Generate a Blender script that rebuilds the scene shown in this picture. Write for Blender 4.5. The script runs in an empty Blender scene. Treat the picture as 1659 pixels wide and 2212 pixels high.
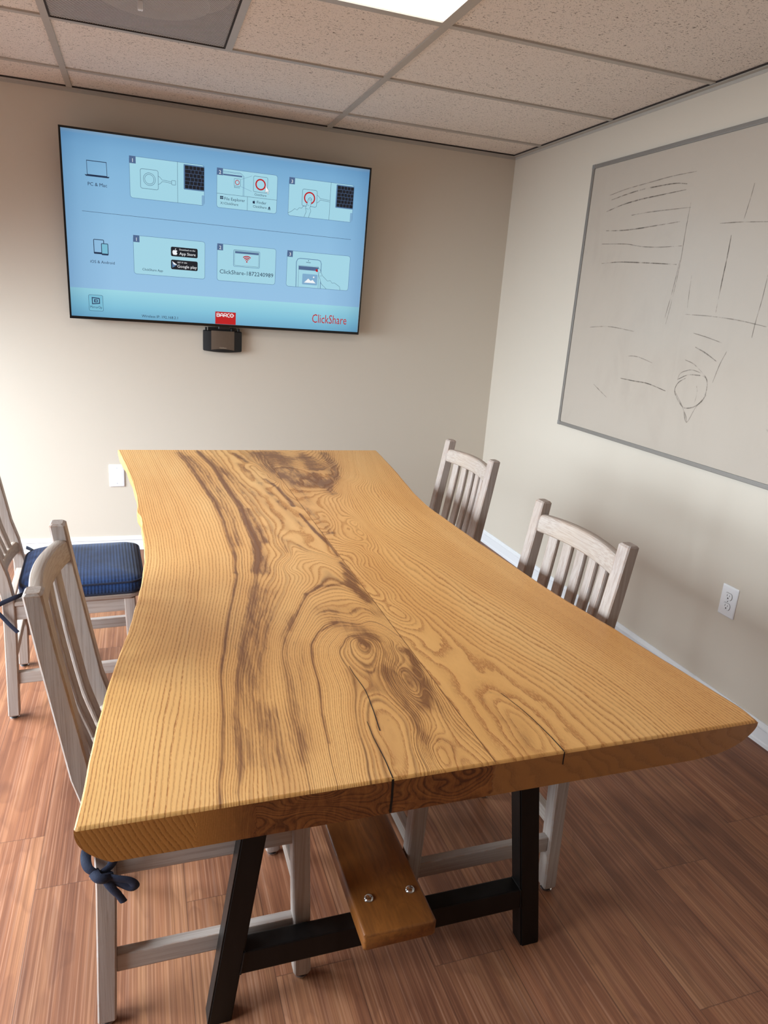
import bpy, bmesh, math, random
import numpy as np
from mathutils import Vector, Matrix, noise as mnoise

random.seed(7)
SC = bpy.context.scene
COL = SC.collection
PI = math.pi

# ---------------------------------------------------------------- room figures (metres)
H = 2.242            # ceiling height
XL, XR = -3.95, 0.0  # left / right wall
YB, YF = 0.0, -5.9   # far wall / wall behind the camera
RUN_A, RUN_STEP = -1.0862, 1.2192
TEE_B, TEE_STEP = -0.3063, 0.6096
ZT, ZU = 0.76, 0.704  # table top / underside
SEAM = -1.560

# ================================================================ object helpers
def link(name, me, mat=None, parent=None):
    o = bpy.data.objects.new(name, me)
    COL.objects.link(o)
    if mat is not None:
        for m in (mat if isinstance(mat, (list, tuple)) else [mat]):
            me.materials.append(m)
    if parent is not None:
        o.parent = parent
    return o

def obj(name, bm, mat=None, parent=None, smooth=None):
    me = bpy.data.meshes.new(name)
    bmesh.ops.recalc_face_normals(bm, faces=bm.faces[:])
    bm.to_mesh(me)
    bm.free()
    o = link(name, me, mat, parent)
    if smooth is not None:
        for p in me.polygons:
            p.use_smooth = True
        if smooth < 180:
            me.set_sharp_from_angle(angle=math.radians(smooth))
    return o

def thing(name, label, cat, loc=(0, 0, 0), rotz=0.0, group=None):
    o = bpy.data.objects.new(name, None)
    o.empty_display_size = 0.1
    COL.objects.link(o)
    o.location = loc
    o.rotation_euler = (0, 0, rotz)
    return tag(o, label, cat, group)

def tag(o, label, cat, group=None):
    o['label'] = label
    o['category'] = cat
    if group:
        o['group'] = group
    return o

def struct(o, label=None):
    o['kind'] = 'structure'
    if label:
        o['label'] = label
    return o

def copy_tree(o, parent=None):
    c = o.copy()
    COL.objects.link(c)
    if parent is not None:
        c.parent = parent
    for ch in list(o.children):
        copy_tree(ch, c)
    return c

# ================================================================ shape helpers
def box(bm, x0, x1, y0, y1, z0, z1, bevel=0.0, seg=2):
    r = bmesh.ops.create_cube(bm, size=1.0)
    vs = r['verts']
    for v in vs:
        v.co = Vector(((x0 + x1) / 2 + v.co.x * (x1 - x0), (y0 + y1) / 2 + v.co.y * (y1 - y0), (z0 + z1) / 2 + v.co.z * (z1 - z0)))
    if bevel > 0:
        es = list({e for v in vs for e in v.link_edges})
        bmesh.ops.bevel(bm, geom=es, offset=bevel, segments=seg, affect='EDGES', profile=0.6)

def prism(bm, poly, axis, a0, a1):
    """poly: 2D points; extruded along axis ('x','y','z') from a0 to a1."""
    def P(p, a):
        return {'x': (a, p[0], p[1]), 'y': (p[0], a, p[1]), 'z': (p[0], p[1], a)}[axis]
    A = [bm.verts.new(P(p, a0)) for p in poly]
    B = [bm.verts.new(P(p, a1)) for p in poly]
    n = len(poly)
    for i in range(n):
        bm.faces.new((A[i], A[(i + 1) % n], B[(i + 1) % n], B[i]))
    bm.faces.new(A[::-1])
    bm.faces.new(B)
    return A, B

def loft(bm, rings, close=True, caps=True):
    """rings: list of lists of 3D points."""
    V = [[bm.verts.new(p) for p in r] for r in rings]
    n = len(rings[0])
    for a, b in zip(V[:-1], V[1:]):
        for i in range(n if close else n - 1):
            bm.faces.new((a[i], a[(i + 1) % n], b[(i + 1) % n], b[i]))
    if caps and close:
        bm.faces.new(V[0][::-1])
        bm.faces.new(V[-1])
    return V

def rrect(hx, hy, r, k=3):
    """rounded rectangle outline, centred."""
    pts = []
    for cx, cy, a0 in ((hx - r, hy - r, 0), (-hx + r, hy - r, 90), (-hx + r, -hy + r, 180), (hx - r, -hy + r, 270)):
        for i in range(k + 1):
            a = math.radians(a0 + 90 * i / k)
            pts.append((cx + r * math.cos(a), cy + r * math.sin(a)))
    return pts

def lathe(bm, prof, n=20, loc=(0, 0, 0)):
    """prof: (r, z) list revolved about z."""
    rings = [[(loc[0] + r * math.cos(2 * PI * i / n), loc[1] + r * math.sin(2 * PI * i / n), loc[2] + z) for i in range(n)] for r, z in prof]
    loft(bm, rings)

def tube(bm, pts, rad, n=8, flat=1.0, up=(0, 0, 1)):
    """round (or flattened) tube along 3D points."""
    pts = [Vector(p) for p in pts]
    rings = []
    upv = Vector(up)
    for i, p in enumerate(pts):
        d = (pts[min(i + 1, len(pts) - 1)] - pts[max(i - 1, 0)]).normalized()
        s = d.cross(upv)
        if s.length < 1e-4:
            s = d.cross(Vector((1, 0, 0)))
        s.normalize()
        t = s.cross(d).normalized()
        r = rad[i] if isinstance(rad, (list, tuple)) else rad
        rings.append([p + s * (r * math.cos(2 * PI * k / n)) + t * (r * flat * math.sin(2 * PI * k / n)) for k in range(n)])
    loft(bm, rings)

def smooth_path(pts, k=6):
    """Catmull-Rom through points."""
    P = [Vector(p) for p in pts]
    P = [P[0] * 2 - P[1]] + P + [P[-1] * 2 - P[-2]]
    out = []
    for i in range(1, len(P) - 2):
        for j in range(k):
            t = j / k
            a, b, c, d = P[i - 1], P[i], P[i + 1], P[i + 2]
            out.append(0.5 * ((2 * b) + (c - a) * t + (2 * a - 5 * b + 4 * c - d) * t * t + (3 * b - a - 3 * c + d) * t ** 3))
    out.append(P[-2].copy())
    return out

# ================================================================ material helpers
def srgb(r, g, b):
    f = lambda c: (c / 255 / 12.92) if c / 255 <= 0.04045 else ((c / 255 + 0.055) / 1.055) ** 2.4
    return (f(r), f(g), f(b), 1.0)

class NT:
    def __init__(self, name):
        self.m = bpy.data.materials.new(name)
        self.m.use_nodes = True
        self.t = self.m.node_tree
        self.t.nodes.clear()
        self.out = self.n('ShaderNodeOutputMaterial')
    def n(self, kind, **kw):
        nd = self.t.nodes.new(kind)
        for k, v in kw.items():
            setattr(nd, k, v)
        return nd
    def l(self, a, b):
        self.t.links.new(a, b)
    def put(self, sock, v):
        if hasattr(v, 'is_linked') or hasattr(v, 'links'):
            self.l(v, sock)
        elif v is not None:
            sock.default_value = v
    def math(self, op, a, b=None, c=None, clamp=False):
        nd = self.n('ShaderNodeMath', operation=op, use_clamp=clamp)
        for i, v in enumerate((a, b, c)):
            if v is not None:
                self.put(nd.inputs[i], v)
        return nd.outputs[0]
    def mixc(self, fac, a, b, mode='MIX'):
        nd = self.n('ShaderNodeMix', data_type='RGBA', blend_type=mode)
        self.put(nd.inputs['Factor'], fac)
        self.put(nd.inputs[6], a)
        self.put(nd.inputs[7], b)
        return nd.outputs[2]
    def ramp(self, fac, stops, interp='LINEAR'):
        nd = self.n('ShaderNodeValToRGB')
        nd.color_ramp.interpolation = interp
        e = nd.color_ramp.elements
        while len(e) > 1:
            e.remove(e[-1])
        e[0].position = stops[0][0]
        e[0].color = self.c4(stops[0][1])
        for p, c in stops[1:]:
            x = e.new(p)
            x.color = self.c4(c)
        self.put(nd.inputs[0], fac)
        return nd.outputs[0]
    @staticmethod
    def c4(c):
        return (c, c, c, 1) if isinstance(c, (int, float)) else c
    def coord(self, which='Object'):
        return self.n('ShaderNodeTexCoord').outputs[which]
    def mapping(self, vec, scale=(1, 1, 1), loc=(0, 0, 0), rot=(0, 0, 0)):
        nd = self.n('ShaderNodeMapping')
        self.l(vec, nd.inputs[0])
        nd.inputs['Scale'].default_value = scale
        nd.inputs['Location'].default_value = loc
        nd.inputs['Rotation'].default_value = rot
        return nd.outputs[0]
    def noise(self, vec, scale=5, detail=3, rough=0.5, dist=0.0):
        nd = self.n('ShaderNodeTexNoise')
        self.l(vec, nd.inputs['Vector'])
        nd.inputs['Scale'].default_value = scale
        nd.inputs['Detail'].default_value = detail
        nd.inputs['Roughness'].default_value = rough
        nd.inputs['Distortion'].default_value = dist
        return nd.outputs[0]
    def white(self, vec=None, w=None):
        nd = self.n('ShaderNodeTexWhiteNoise')
        if vec is not None:
            nd.noise_dimensions = '3D'
            self.l(vec, nd.inputs['Vector'])
        else:
            nd.noise_dimensions = '1D'
            self.l(w, nd.inputs['W'])
        return nd.outputs['Value']
    def sep(self, vec):
        nd = self.n('ShaderNodeSeparateXYZ')
        self.l(vec, nd.inputs[0])
        return nd.outputs
    def comb(self, x=0.0, y=0.0, z=0.0):
        nd = self.n('ShaderNodeCombineXYZ')
        for i, v in enumerate((x, y, z)):
            self.put(nd.inputs[i], v)
        return nd.outputs[0]
    def attr(self, name):
        return self.n('ShaderNodeAttribute', attribute_name=name).outputs['Fac']
    def bump(self, h, strength=0.2, dist=0.002):
        nd = self.n('ShaderNodeBump')
        nd.inputs['Strength'].default_value = strength
        nd.inputs['Distance'].default_value = dist
        self.l(h, nd.inputs['Height'])
        return nd.outputs[0]
    def finish(self, color, rough=0.5, metal=0.0, normal=None, spec=0.5, coat=0.0, emit=None, estr=0.0, alpha=None, sheen=0.0):
        b = self.n('ShaderNodeBsdfPrincipled')
        self.put(b.inputs['Base Color'], color)
        self.put(b.inputs['Roughness'], rough)
        self.put(b.inputs['Metallic'], metal)
        self.put(b.inputs['Specular IOR Level'], spec)
        b.inputs['Coat Weight'].default_value = coat
        b.inputs['Sheen Weight'].default_value = sheen
        if normal is not None:
            self.l(normal, b.inputs['Normal'])
        if emit is not None:
            self.put(b.inputs['Emission Color'], emit)
            b.inputs['Emission Strength'].default_value = estr
        if alpha is not None:
            self.put(b.inputs['Alpha'], alpha)
        self.l(b.outputs[0], self.out.inputs[0])
        return self.m

def plain(name, c, rough=0.5, metal=0.0, spec=0.5, nscale=60, namt=0.06, bump=0.0):
    t = NT(name)
    co = t.coord()
    nz = t.noise(co, nscale, 3)
    c2 = tuple(min(1, x * (1 - namt)) for x in c[:3]) + (1,)
    c3 = tuple(min(1, x * (1 + namt)) for x in c[:3]) + (1,)
    col = t.mixc(nz, c2, c3)
    nrm = t.bump(nz, bump, 0.001) if bump else None
    return t.finish(col, rough, metal, nrm, spec)

def mat_wall(name, base):
    t = NT(name)
    co = t.coord()
    big = t.noise(co, 1.2, 2)
    fine = t.noise(co, 260, 2)
    c = t.mixc(big, tuple(x * 0.985 for x in base[:3]) + (1,), base)
    return t.finish(c, 0.62, 0, t.bump(fine, 0.10, 0.0006), 0.3)

def mat_tile():
    t = NT('acoustic_tile')
    co = t.coord()
    w = t.mixc(1.0, co, co)
    n1 = t.noise(t.mapping(co, (95, 150, 95)), 1.0, 2, 0.6, 0.8)
    n2 = t.noise(t.mapping(co, (230, 150, 120)), 1.0, 2, 0.6, 0.6)
    patch = t.noise(co, 9, 2)
    s1 = t.ramp(n1, [(0.0, 1.0), (0.33, 1.0), (0.375, 0.0)])
    s2 = t.ramp(n2, [(0.0, 0.8), (0.34, 0.8), (0.385, 0.0)])
    s = t.math('MAXIMUM', s1, s2)
    s = t.math('MULTIPLY', s, t.math('ADD', 0.45, patch))
    base = t.mixc(t.noise(co, 420, 2), srgb(228, 217, 207), srgb(242, 232, 222))
    c = t.mixc(t.math('MULTIPLY', s, 0.85, clamp=True), base, srgb(112, 98, 86))
    return t.finish(c, 0.9, 0, t.bump(t.math('MULTIPLY', s, -1.0), 0.5, 0.002), 0.1)

def mat_floor():
    t = NT('red_oak_plank_floor')
    co = t.coord()
    x, y, z = t.sep(co)[:3]
    W, L = 0.169, 1.22
    u = t.math('DIVIDE', t.math('ADD', x, 2.298 + W * 20), W)
    ix = t.math('FLOOR', u)
    fx = t.math('FRACT', u)
    off = t.white(w=t.math('ADD', ix, 0.37))
    v = t.math('ADD', t.math('DIVIDE', t.math('ADD', y, 20.0), L), off)
    iy = t.math('FLOOR', v)
    fy = t.math('FRACT', v)
    pid = t.math('ADD', t.math('MULTIPLY', ix, 7.31), t.math('MULTIPLY', iy, 3.17))
    rnd = t.white(w=pid)
    shift = t.math('MULTIPLY', rnd, 40.0)
    gx = t.math('ADD', x, shift)
    gv = t.comb(gx, y, shift)
    warp = t.noise(t.mapping(gv, (5.0, 1.5, 1)), 1.0, 3, 0.55)
    tone = t.noise(t.mapping(gv, (9, 0.9, 1)), 1.0, 4, 0.6, 0.6)
    fine = t.noise(t.mapping(gv, (240, 1.4, 1)), 1.0, 3, 0.6, 0.05)
    fine2 = t.noise(t.mapping(gv, (80, 0.9, 1)), 1.0, 3, 0.6, 0.15)
    rings = t.math('FRACT', t.math('MULTIPLY', warp, 9.0))
    rl = t.ramp(rings, [(0, 0.0), (0.12, 1.0), (0.5, 0.2), (1, 0.0)])
    knot = t.ramp(t.noise(t.mapping(gv, (7, 3.2, 1)), 1.0, 2, 0.5), [(0.0, 1), (0.24, 1), (0.33, 0)])
    c = t.ramp(tone, [(0.28, srgb(110, 64, 43)), (0.48, srgb(152, 97, 67)), (0.72, srgb(181, 126, 88))])
    c = t.mixc(t.math('MULTIPLY', t.ramp(fine, [(0.36, 1), (0.52, 0)]), 0.40), c, srgb(88, 54, 42))
    c = t.mixc(t.math('MULTIPLY', t.ramp(fine, [(0.52, 0), (0.68, 1)]), 0.38), c, srgb(200, 154, 128))
    c = t.mixc(t.math('MULTIPLY', t.ramp(fine2, [(0.38, 1), (0.5, 0)]), 0.35), c, srgb(98, 56, 42))
    c = t.mixc(t.math('MULTIPLY', rl, 0.22), c, srgb(86, 48, 36))
    c = t.mixc(t.math('MULTIPLY', knot, 0.55), c, srgb(76, 40, 30))
    pt = t.ramp(rnd, [(0, (0.65, 0.64, 0.63, 1)), (0.5, (0.74, 0.735, 0.72, 1)), (1, (0.84, 0.82, 0.79, 1))])
    c = t.mixc(1.0, c, pt, 'MULTIPLY')
    ex = t.math('MULTIPLY', t.math('MINIMUM', fx, t.math('SUBTRACT', 1.0, fx)), W)
    ey = t.math('MULTIPLY', t.math('MINIMUM', fy, t.math('SUBTRACT', 1.0, fy)), L)
    e = t.math('MINIMUM', ex, ey)
    seam = t.ramp(t.math('MULTIPLY', e, 400.0), [(0.0, 1), (0.25, 0.7), (0.6, 0)])
    c = t.mixc(t.math('MULTIPLY', seam, 0.6), c, srgb(58, 34, 28))
    h = t.math('SUBTRACT', fine, t.math('MULTIPLY', seam, 1.0))
    return t.finish(c, t.math('ADD', 0.40, t.math('MULTIPLY', fine, 0.18)), 0, t.bump(h, 0.25, 0.001), 0.4)

def mat_slab():
    t = NT('ash_slab_wood')
    co = t.coord()
    ring, dark, endg, brd = t.attr('ring'), t.attr('dark'), t.attr('endg'), t.attr('board')
    j = t.noise(t.mapping(co, (34, 9, 30)), 1.0, 3, 0.55)
    j2 = t.noise(t.mapping(co, (8, 3, 9)), 1.0, 2, 0.5)
    jj = t.math('ADD', t.math('MULTIPLY', t.math('SUBTRACT', j, 0.5), 0.9), t.math('MULTIPLY', t.math('SUBTRACT', j2, 0.5), 0.8))
    jj = t.math('MULTIPLY', jj, t.math('ADD', 1.0, t.math('MULTIPLY', brd, 0.5)))
    r = t.math('ADD', ring, jj)
    f = t.math('FRACT', r)
    idx = t.math('FLOOR', r)
    rv = t.white(w=t.math('ADD', idx, 0.5))
    lineL = t.ramp(f, [(0.0, 0.25), (0.08, 1.0), (0.24, 0.75), (0.44, 0.15), (0.8, 0.0), (1.0, 0.2)])
    lineR = t.ramp(f, [(0.0, 0.35), (0.06, 1.0), (0.24, 0.8), (0.44, 0.25), (0.8, 0.0), (1.0, 0.15)])
    line = t.n('ShaderNodeMix', data_type='FLOAT')
    t.l(brd, line.inputs['Factor']); t.l(lineL, line.inputs[2]); t.l(lineR, line.inputs[3])
    line = line.outputs[0]
    pore = t.noise(t.mapping(co, (480, 110, 300)), 1.0, 2, 0.6)
    pore = t.ramp(pore, [(0.34, 0.35), (0.58, 1.0)])
    amt = t.math('MULTIPLY', t.math('MULTIPLY', line, pore), t.math('ADD', 0.55, t.math('MULTIPLY', rv, 0.45)))
    tone = t.noise(t.mapping(co, (5, 1.3, 5)), 1.0, 3, 0.55)
    light = t.ramp(tone, [(0.3, srgb(222, 163, 92)), (0.5, srgb(233, 177, 106)), (0.72, srgb(239, 190, 121))])
    c = t.mixc(t.math('MULTIPLY', amt, 0.92, clamp=True), light, srgb(164, 98, 40))
    # single heavy rings of the left board
    heavy = None
    for rg, wd, s in HEAVY:
        q = t.math('DIVIDE', t.math('SUBTRACT', r, rg), wd)
        g = t.math('MULTIPLY', t.math('EXPONENT', t.math('MULTIPLY', t.math('MULTIPLY', q, q), -1.0)), s)
        heavy = g if heavy is None else t.math('MAXIMUM', heavy, g)
    hv = t.noise(t.mapping(co, (14, 5, 10)), 1.0, 3, 0.6)
    heavy = t.math('MULTIPLY', heavy, t.ramp(hv, [(0.3, 0.35), (0.55, 1.0)]))
    heavy = t.math('MULTIPLY', heavy, t.math('SUBTRACT', 1.0, brd))
    heavy = t.math('MULTIPLY', heavy, t.math('SUBTRACT', 1.0, endg))
    c = t.mixc(t.math('MULTIPLY', heavy, 0.85, clamp=True), c, srgb(112, 66, 30))
    # brown heart streaks that follow the rings
    X, Y, Z = t.sep(co)[:3]
    sv = t.comb(t.math('MULTIPLY', r, 1.15), t.math('MULTIPLY', Y, 8.0), t.math('MULTIPLY', Z, 6.0))
    st = t.noise(sv, 1.0, 4, 0.7, 0.35)
    st2 = t.noise(t.mapping(co, (95, 13, 40)), 1.0, 4, 0.7, 0.7)
    sm = t.math('ADD', t.math('MULTIPLY', st, 0.55), t.math('MULTIPLY', st2, 0.45))
    sm = t.math('ADD', sm, t.math('MULTIPLY', line, 0.07))
    thr = t.math('SUBTRACT', 0.70, t.math('MULTIPLY', dark, 0.44))
    d = t.math('MULTIPLY', t.math('SUBTRACT', sm, thr), 5.5, clamp=True)
    d = t.math('MULTIPLY', d, t.ramp(dark, [(0.02, 0.0), (0.25, 0.75), (0.6, 1.0)]))
    warm = t.mixc(t.math('MULTIPLY', dark, 0.75, clamp=True), c, srgb(176, 118, 60))
    c = t.mixc(t.math('MULTIPLY', d, 0.88), warm, srgb(122, 74, 36))
    # sawn end is redder and darker
    ec = t.mixc(t.math('MULTIPLY', amt, 0.6), srgb(212, 150, 80), srgb(150, 92, 42))
    ec = t.mixc(t.math('MULTIPLY', brd, 0.55), ec, srgb(150, 104, 66))
    de = t.math('MULTIPLY', dark, t.ramp(sm, [(0.3, 0.7), (0.6, 1.1)]), clamp=True)
    ec = t.mixc(de, ec, t.mixc(t.math('MULTIPLY', t.math('ADD', t.math('MULTIPLY', line, 0.4), t.ramp(sm, [(0.4, 0), (0.6, 0.6)])), 0.9, clamp=True), srgb(152, 92, 52), srgb(78, 42, 24)))
    c = t.mixc(endg, c, ec)
    h = t.math('MULTIPLY', amt, -1.0)
    return t.finish(c, t.math('ADD', 0.36, t.math('MULTIPLY', amt, 0.2)), 0, t.bump(h, 0.25, 0.0012), 0.42)

HEAVY = [(29.0, 0.5, 0.9), (31.2, 0.3, 0.45), (36.0, 0.35, 0.7), (39.5, 0.3, 0.4), (43.5, 0.3, 0.4), (52.0, 0.35, 0.85), (54.0, 0.25, 0.45), (57.2, 0.2, 0.3), (64.0, 0.28, 1.0), (67.5, 0.2, 0.4), (73.0, 0.2, 0.4), (79.0, 0.35, 0.9), (80.4, 0.25, 0.5), (82.0, 0.3, 0.7), (84.6, 0.3, 0.8)]

def mat_paintwood(name, axis, base=(168, 155, 147), warm=0.0):
    """washed, worn paint over timber; axis = grain direction"""
    t = NT(name)
    co = t.coord()
    sc = {'x': (3, 150, 150), 'y': (260, 3, 260), 'z': (150, 150, 3)}[axis]
    sc2 = {'x': (10, 420, 420), 'y': (420, 10, 420), 'z': (420, 420, 10)}[axis]
    g = t.noise(t.mapping(co, sc), 1.0, 4, 0.6, 0.3)
    g2 = t.noise(t.mapping(co, sc2), 1.0, 3, 0.65, 0.2)
    blot = t.noise(co, 7, 3)
    b = srgb(*base)
    dk = srgb(base[0] - 15, base[1] - 17, base[2] - 18)
    c = t.mixc(t.ramp(g, [(0.38, 0.0), (0.56, 1.0)]), dk, b)
    c = t.mixc(t.math('MULTIPLY', t.ramp(g2, [(0.28, 1), (0.40, 0)]), 0.5), c, srgb(112, 92, 80))
    c = t.mixc(t.math('MULTIPLY', t.ramp(blot, [(0.45, 0), (0.7, 1)]), 0.12 + warm), c, srgb(186, 160, 128))
    bev = t.n('ShaderNodeBevel', samples=3)
    bev.inputs['Radius'].default_value = 0.005
    geo = t.n('ShaderNodeNewGeometry')
    dt = t.n('ShaderNodeVectorMath', operation='DOT_PRODUCT')
    t.l(bev.outputs[0], dt.inputs[0]); t.l(geo.outputs['Normal'], dt.inputs[1])
    edge = t.ramp(dt.outputs['Value'], [(0.84, 1), (0.99, 0)])
    wear = t.math('MULTIPLY', edge, t.ramp(t.noise(co, 30, 4, 0.7), [(0.42, 0), (0.54, 1)]))
    c = t.mixc(t.math('MULTIPLY', wear, 0.8), c, srgb(150, 98, 56))
    return t.finish(c, 0.52, 0, t.bump(g2, 0.25, 0.0008), 0.35)

def mat_beam():
    t = NT('stained_beam_wood')
    co = t.coord()
    w = t.noise(t.mapping(co, (12, 3.5, 14)), 1.0, 3, 0.55, 0.7)
    f = t.math('FRACT', t.math('MULTIPLY', w, 6))
    g = t.noise(t.mapping(co, (150, 16, 100)), 1.0, 3, 0.6, 0.4)
    c = t.ramp(w, [(0.3, srgb(98, 56, 22)), (0.5, srgb(128, 76, 31)), (0.7, srgb(150, 94, 42))])
    c = t.mixc(t.ramp(f, [(0, 0.12), (0.1, 0.28), (0.4, 0)]), c, srgb(92, 50, 20))
    c = t.mixc(t.math('MULTIPLY', t.ramp(g, [(0.36, 1), (0.52, 0)]), 0.35), c, srgb(80, 44, 18))
    return t.finish(c, 0.38, 0, t.bump(g, 0.15, 0.001), 0.45)

def mat_steel():
    t = NT('blackened_steel')
    co = t.coord()
    a = t.noise(t.mapping(co, (30, 30, 4)), 1.0, 4, 0.6)
    b = t.noise(co, 240, 2)
    c = t.mixc(a, srgb(20, 18, 17), srgb(42, 38, 36))
    return t.finish(c, t.math('ADD', 0.34, t.math('MULTIPLY', a, 0.25)), 0.75, t.bump(b, 0.08, 0.0005), 0.5)

def mat_navy(name='navy_ribbed_cloth', axis='y'):
    t = NT(name)
    co = t.coord()
    x, y, z = t.sep(co)[:3]
    rib = t.math('SINE', t.math('MULTIPLY', {'x': x, 'y': y}[axis], 2 * PI / 0.0105))
    rib2 = t.math('SINE', t.math('MULTIPLY', {'x': y, 'y': x}[axis], 2 * PI / 0.005))
    zz = t.math('SINE', t.math('MULTIPLY', z, 2 * PI / 0.006))
    hgt = t.math('ADD', rib, t.math('MULTIPLY', t.math('ADD', rib2, zz), 0.35))
    nz = t.noise(co, 18, 3)
    k = t.math('MULTIPLY_ADD', hgt, 0.22, t.math('MULTIPLY', nz, 1.0), clamp=True)
    c = t.mixc(k, srgb(12, 27, 58), srgb(36, 64, 110))
    return t.finish(c, 0.85, 0, t.bump(hgt, 0.35, 0.0012), 0.2, sheen=0.15)

def mat_emit(name, c, s=1.0, rough=0.25):
    t = NT(name)
    co = t.coord()
    nz = t.noise(co, 3, 1)
    cc = t.mixc(nz, tuple(x * 0.985 for x in c[:3]) + (1,), c)
    return t.finish((0.01, 0.01, 0.012, 1), rough, 0, None, 0.3, emit=cc, estr=s * TVK)

def mat_screen(TW, TH):
    t = NT('lit_screen')
    co = t.coord()
    x, y, z = t.sep(co)[:3]
    u = t.math('DIVIDE', x, TW)
    v = t.math('DIVIDE', z, TH)
    body = t.ramp(v, [(0.17, srgb(148, 192, 226)), (0.45, srgb(144, 190, 224)), (0.8, srgb(130, 180, 216)), (0.97, srgb(112, 164, 204)), (1.0, srgb(150, 172, 190))])
    band = t.ramp(v, [(0.0, srgb(112, 172, 204)), (0.08, srgb(128, 192, 216)), (0.17, srgb(154, 212, 226))])
    c = t.mixc(t.math('GREATER_THAN', v, 0.1745), band, body)
    eu = t.math('MINIMUM', u, t.math('SUBTRACT', 1.0, u))
    ev = t.math('MINIMUM', v, t.math('SUBTRACT', 1.0, v))
    vg = t.math('MULTIPLY', t.ramp(eu, [(0.0, 0.62), (0.05, 0.84), (0.14, 1.0)]), t.ramp(ev, [(0.0, 0.84), (0.08, 1.0)]))
    c = t.mixc(1.0, c, t.comb(vg, t.math('POWER', vg, 0.8), t.math('POWER', vg, 0.6)), 'MULTIPLY')
    return t.finish((0.01, 0.012, 0.014, 1), 0.25, 0, None, 0.35, emit=c, estr=TVK)

def mat_grille():
    t = NT('perforated_sheet')
    co = t.coord()
    x, y, z = t.sep(co)[:3]
    P = 0.0075
    u = t.math('DIVIDE', x, P)
    v = t.math('DIVIDE', y, P * 0.866)
    iv = t.math('FLOOR', v)
    sh = t.math('MULTIPLY', t.math('MODULO', t.math('ADD', iv, 1000.0), 2.0), 0.5)
    fu = t.math('SUBTRACT', t.math('FRACT', t.math('ADD', u, sh)), 0.5)
    fv = t.math('MULTIPLY', t.math('SUBTRACT', t.math('FRACT', v), 0.5), 0.866)
    r = t.math('SQRT', t.math('ADD', t.math('MULTIPLY', fu, fu), t.math('MULTIPLY', fv, fv)))
    alpha = t.math('GREATER_THAN', r, 0.33)
    nz = t.noise(co, 40, 2)
    return t.finish(t.mixc(nz, srgb(196, 192, 188), srgb(208, 204, 200)), 0.5, 0.0, None, 0.4, alpha=alpha)

def mat_led():
    t = NT('led_diffuser')
    co = t.coord()
    nz = t.noise(co, 2, 1)
    c = t.mixc(nz, (1.0, 0.965, 0.91, 1), (1.0, 0.975, 0.93, 1))
    return t.finish((0.8, 0.8, 0.8, 1), 0.4, 0, None, 0.3, emit=c, estr=LED)

def mat_board():
    t = NT('whiteboard_enamel')
    co = t.coord()
    n1 = t.noise(co, 2.2, 4, 0.6, 0.6)
    n2 = t.noise(t.mapping(co, (1, 9, 3)), 1.0, 4, 0.65, 1.0)
    s = t.math('MULTIPLY', t.ramp(n1, [(0.45, 0), (0.7, 1)]), t.ramp(n2, [(0.4, 0.2), (0.65, 1)]))
    c = t.mixc(t.math('MULTIPLY', s, 0.35), srgb(184, 172, 159), srgb(166, 154, 141))
    return t.finish(c, 0.22, 0, None, 0.4)

def mat_marker(name, k):
    t = NT(name)
    co = t.coord()
    n = t.noise(co, 24, 4, 0.7)
    a = t.math('MULTIPLY', t.ramp(n, [(0.36, 0.0), (0.5, 0.5), (0.7, 1.0)]), k)
    return t.finish(srgb(100, 90, 82), 0.6, 0, None, 0.2, alpha=a)

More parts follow.
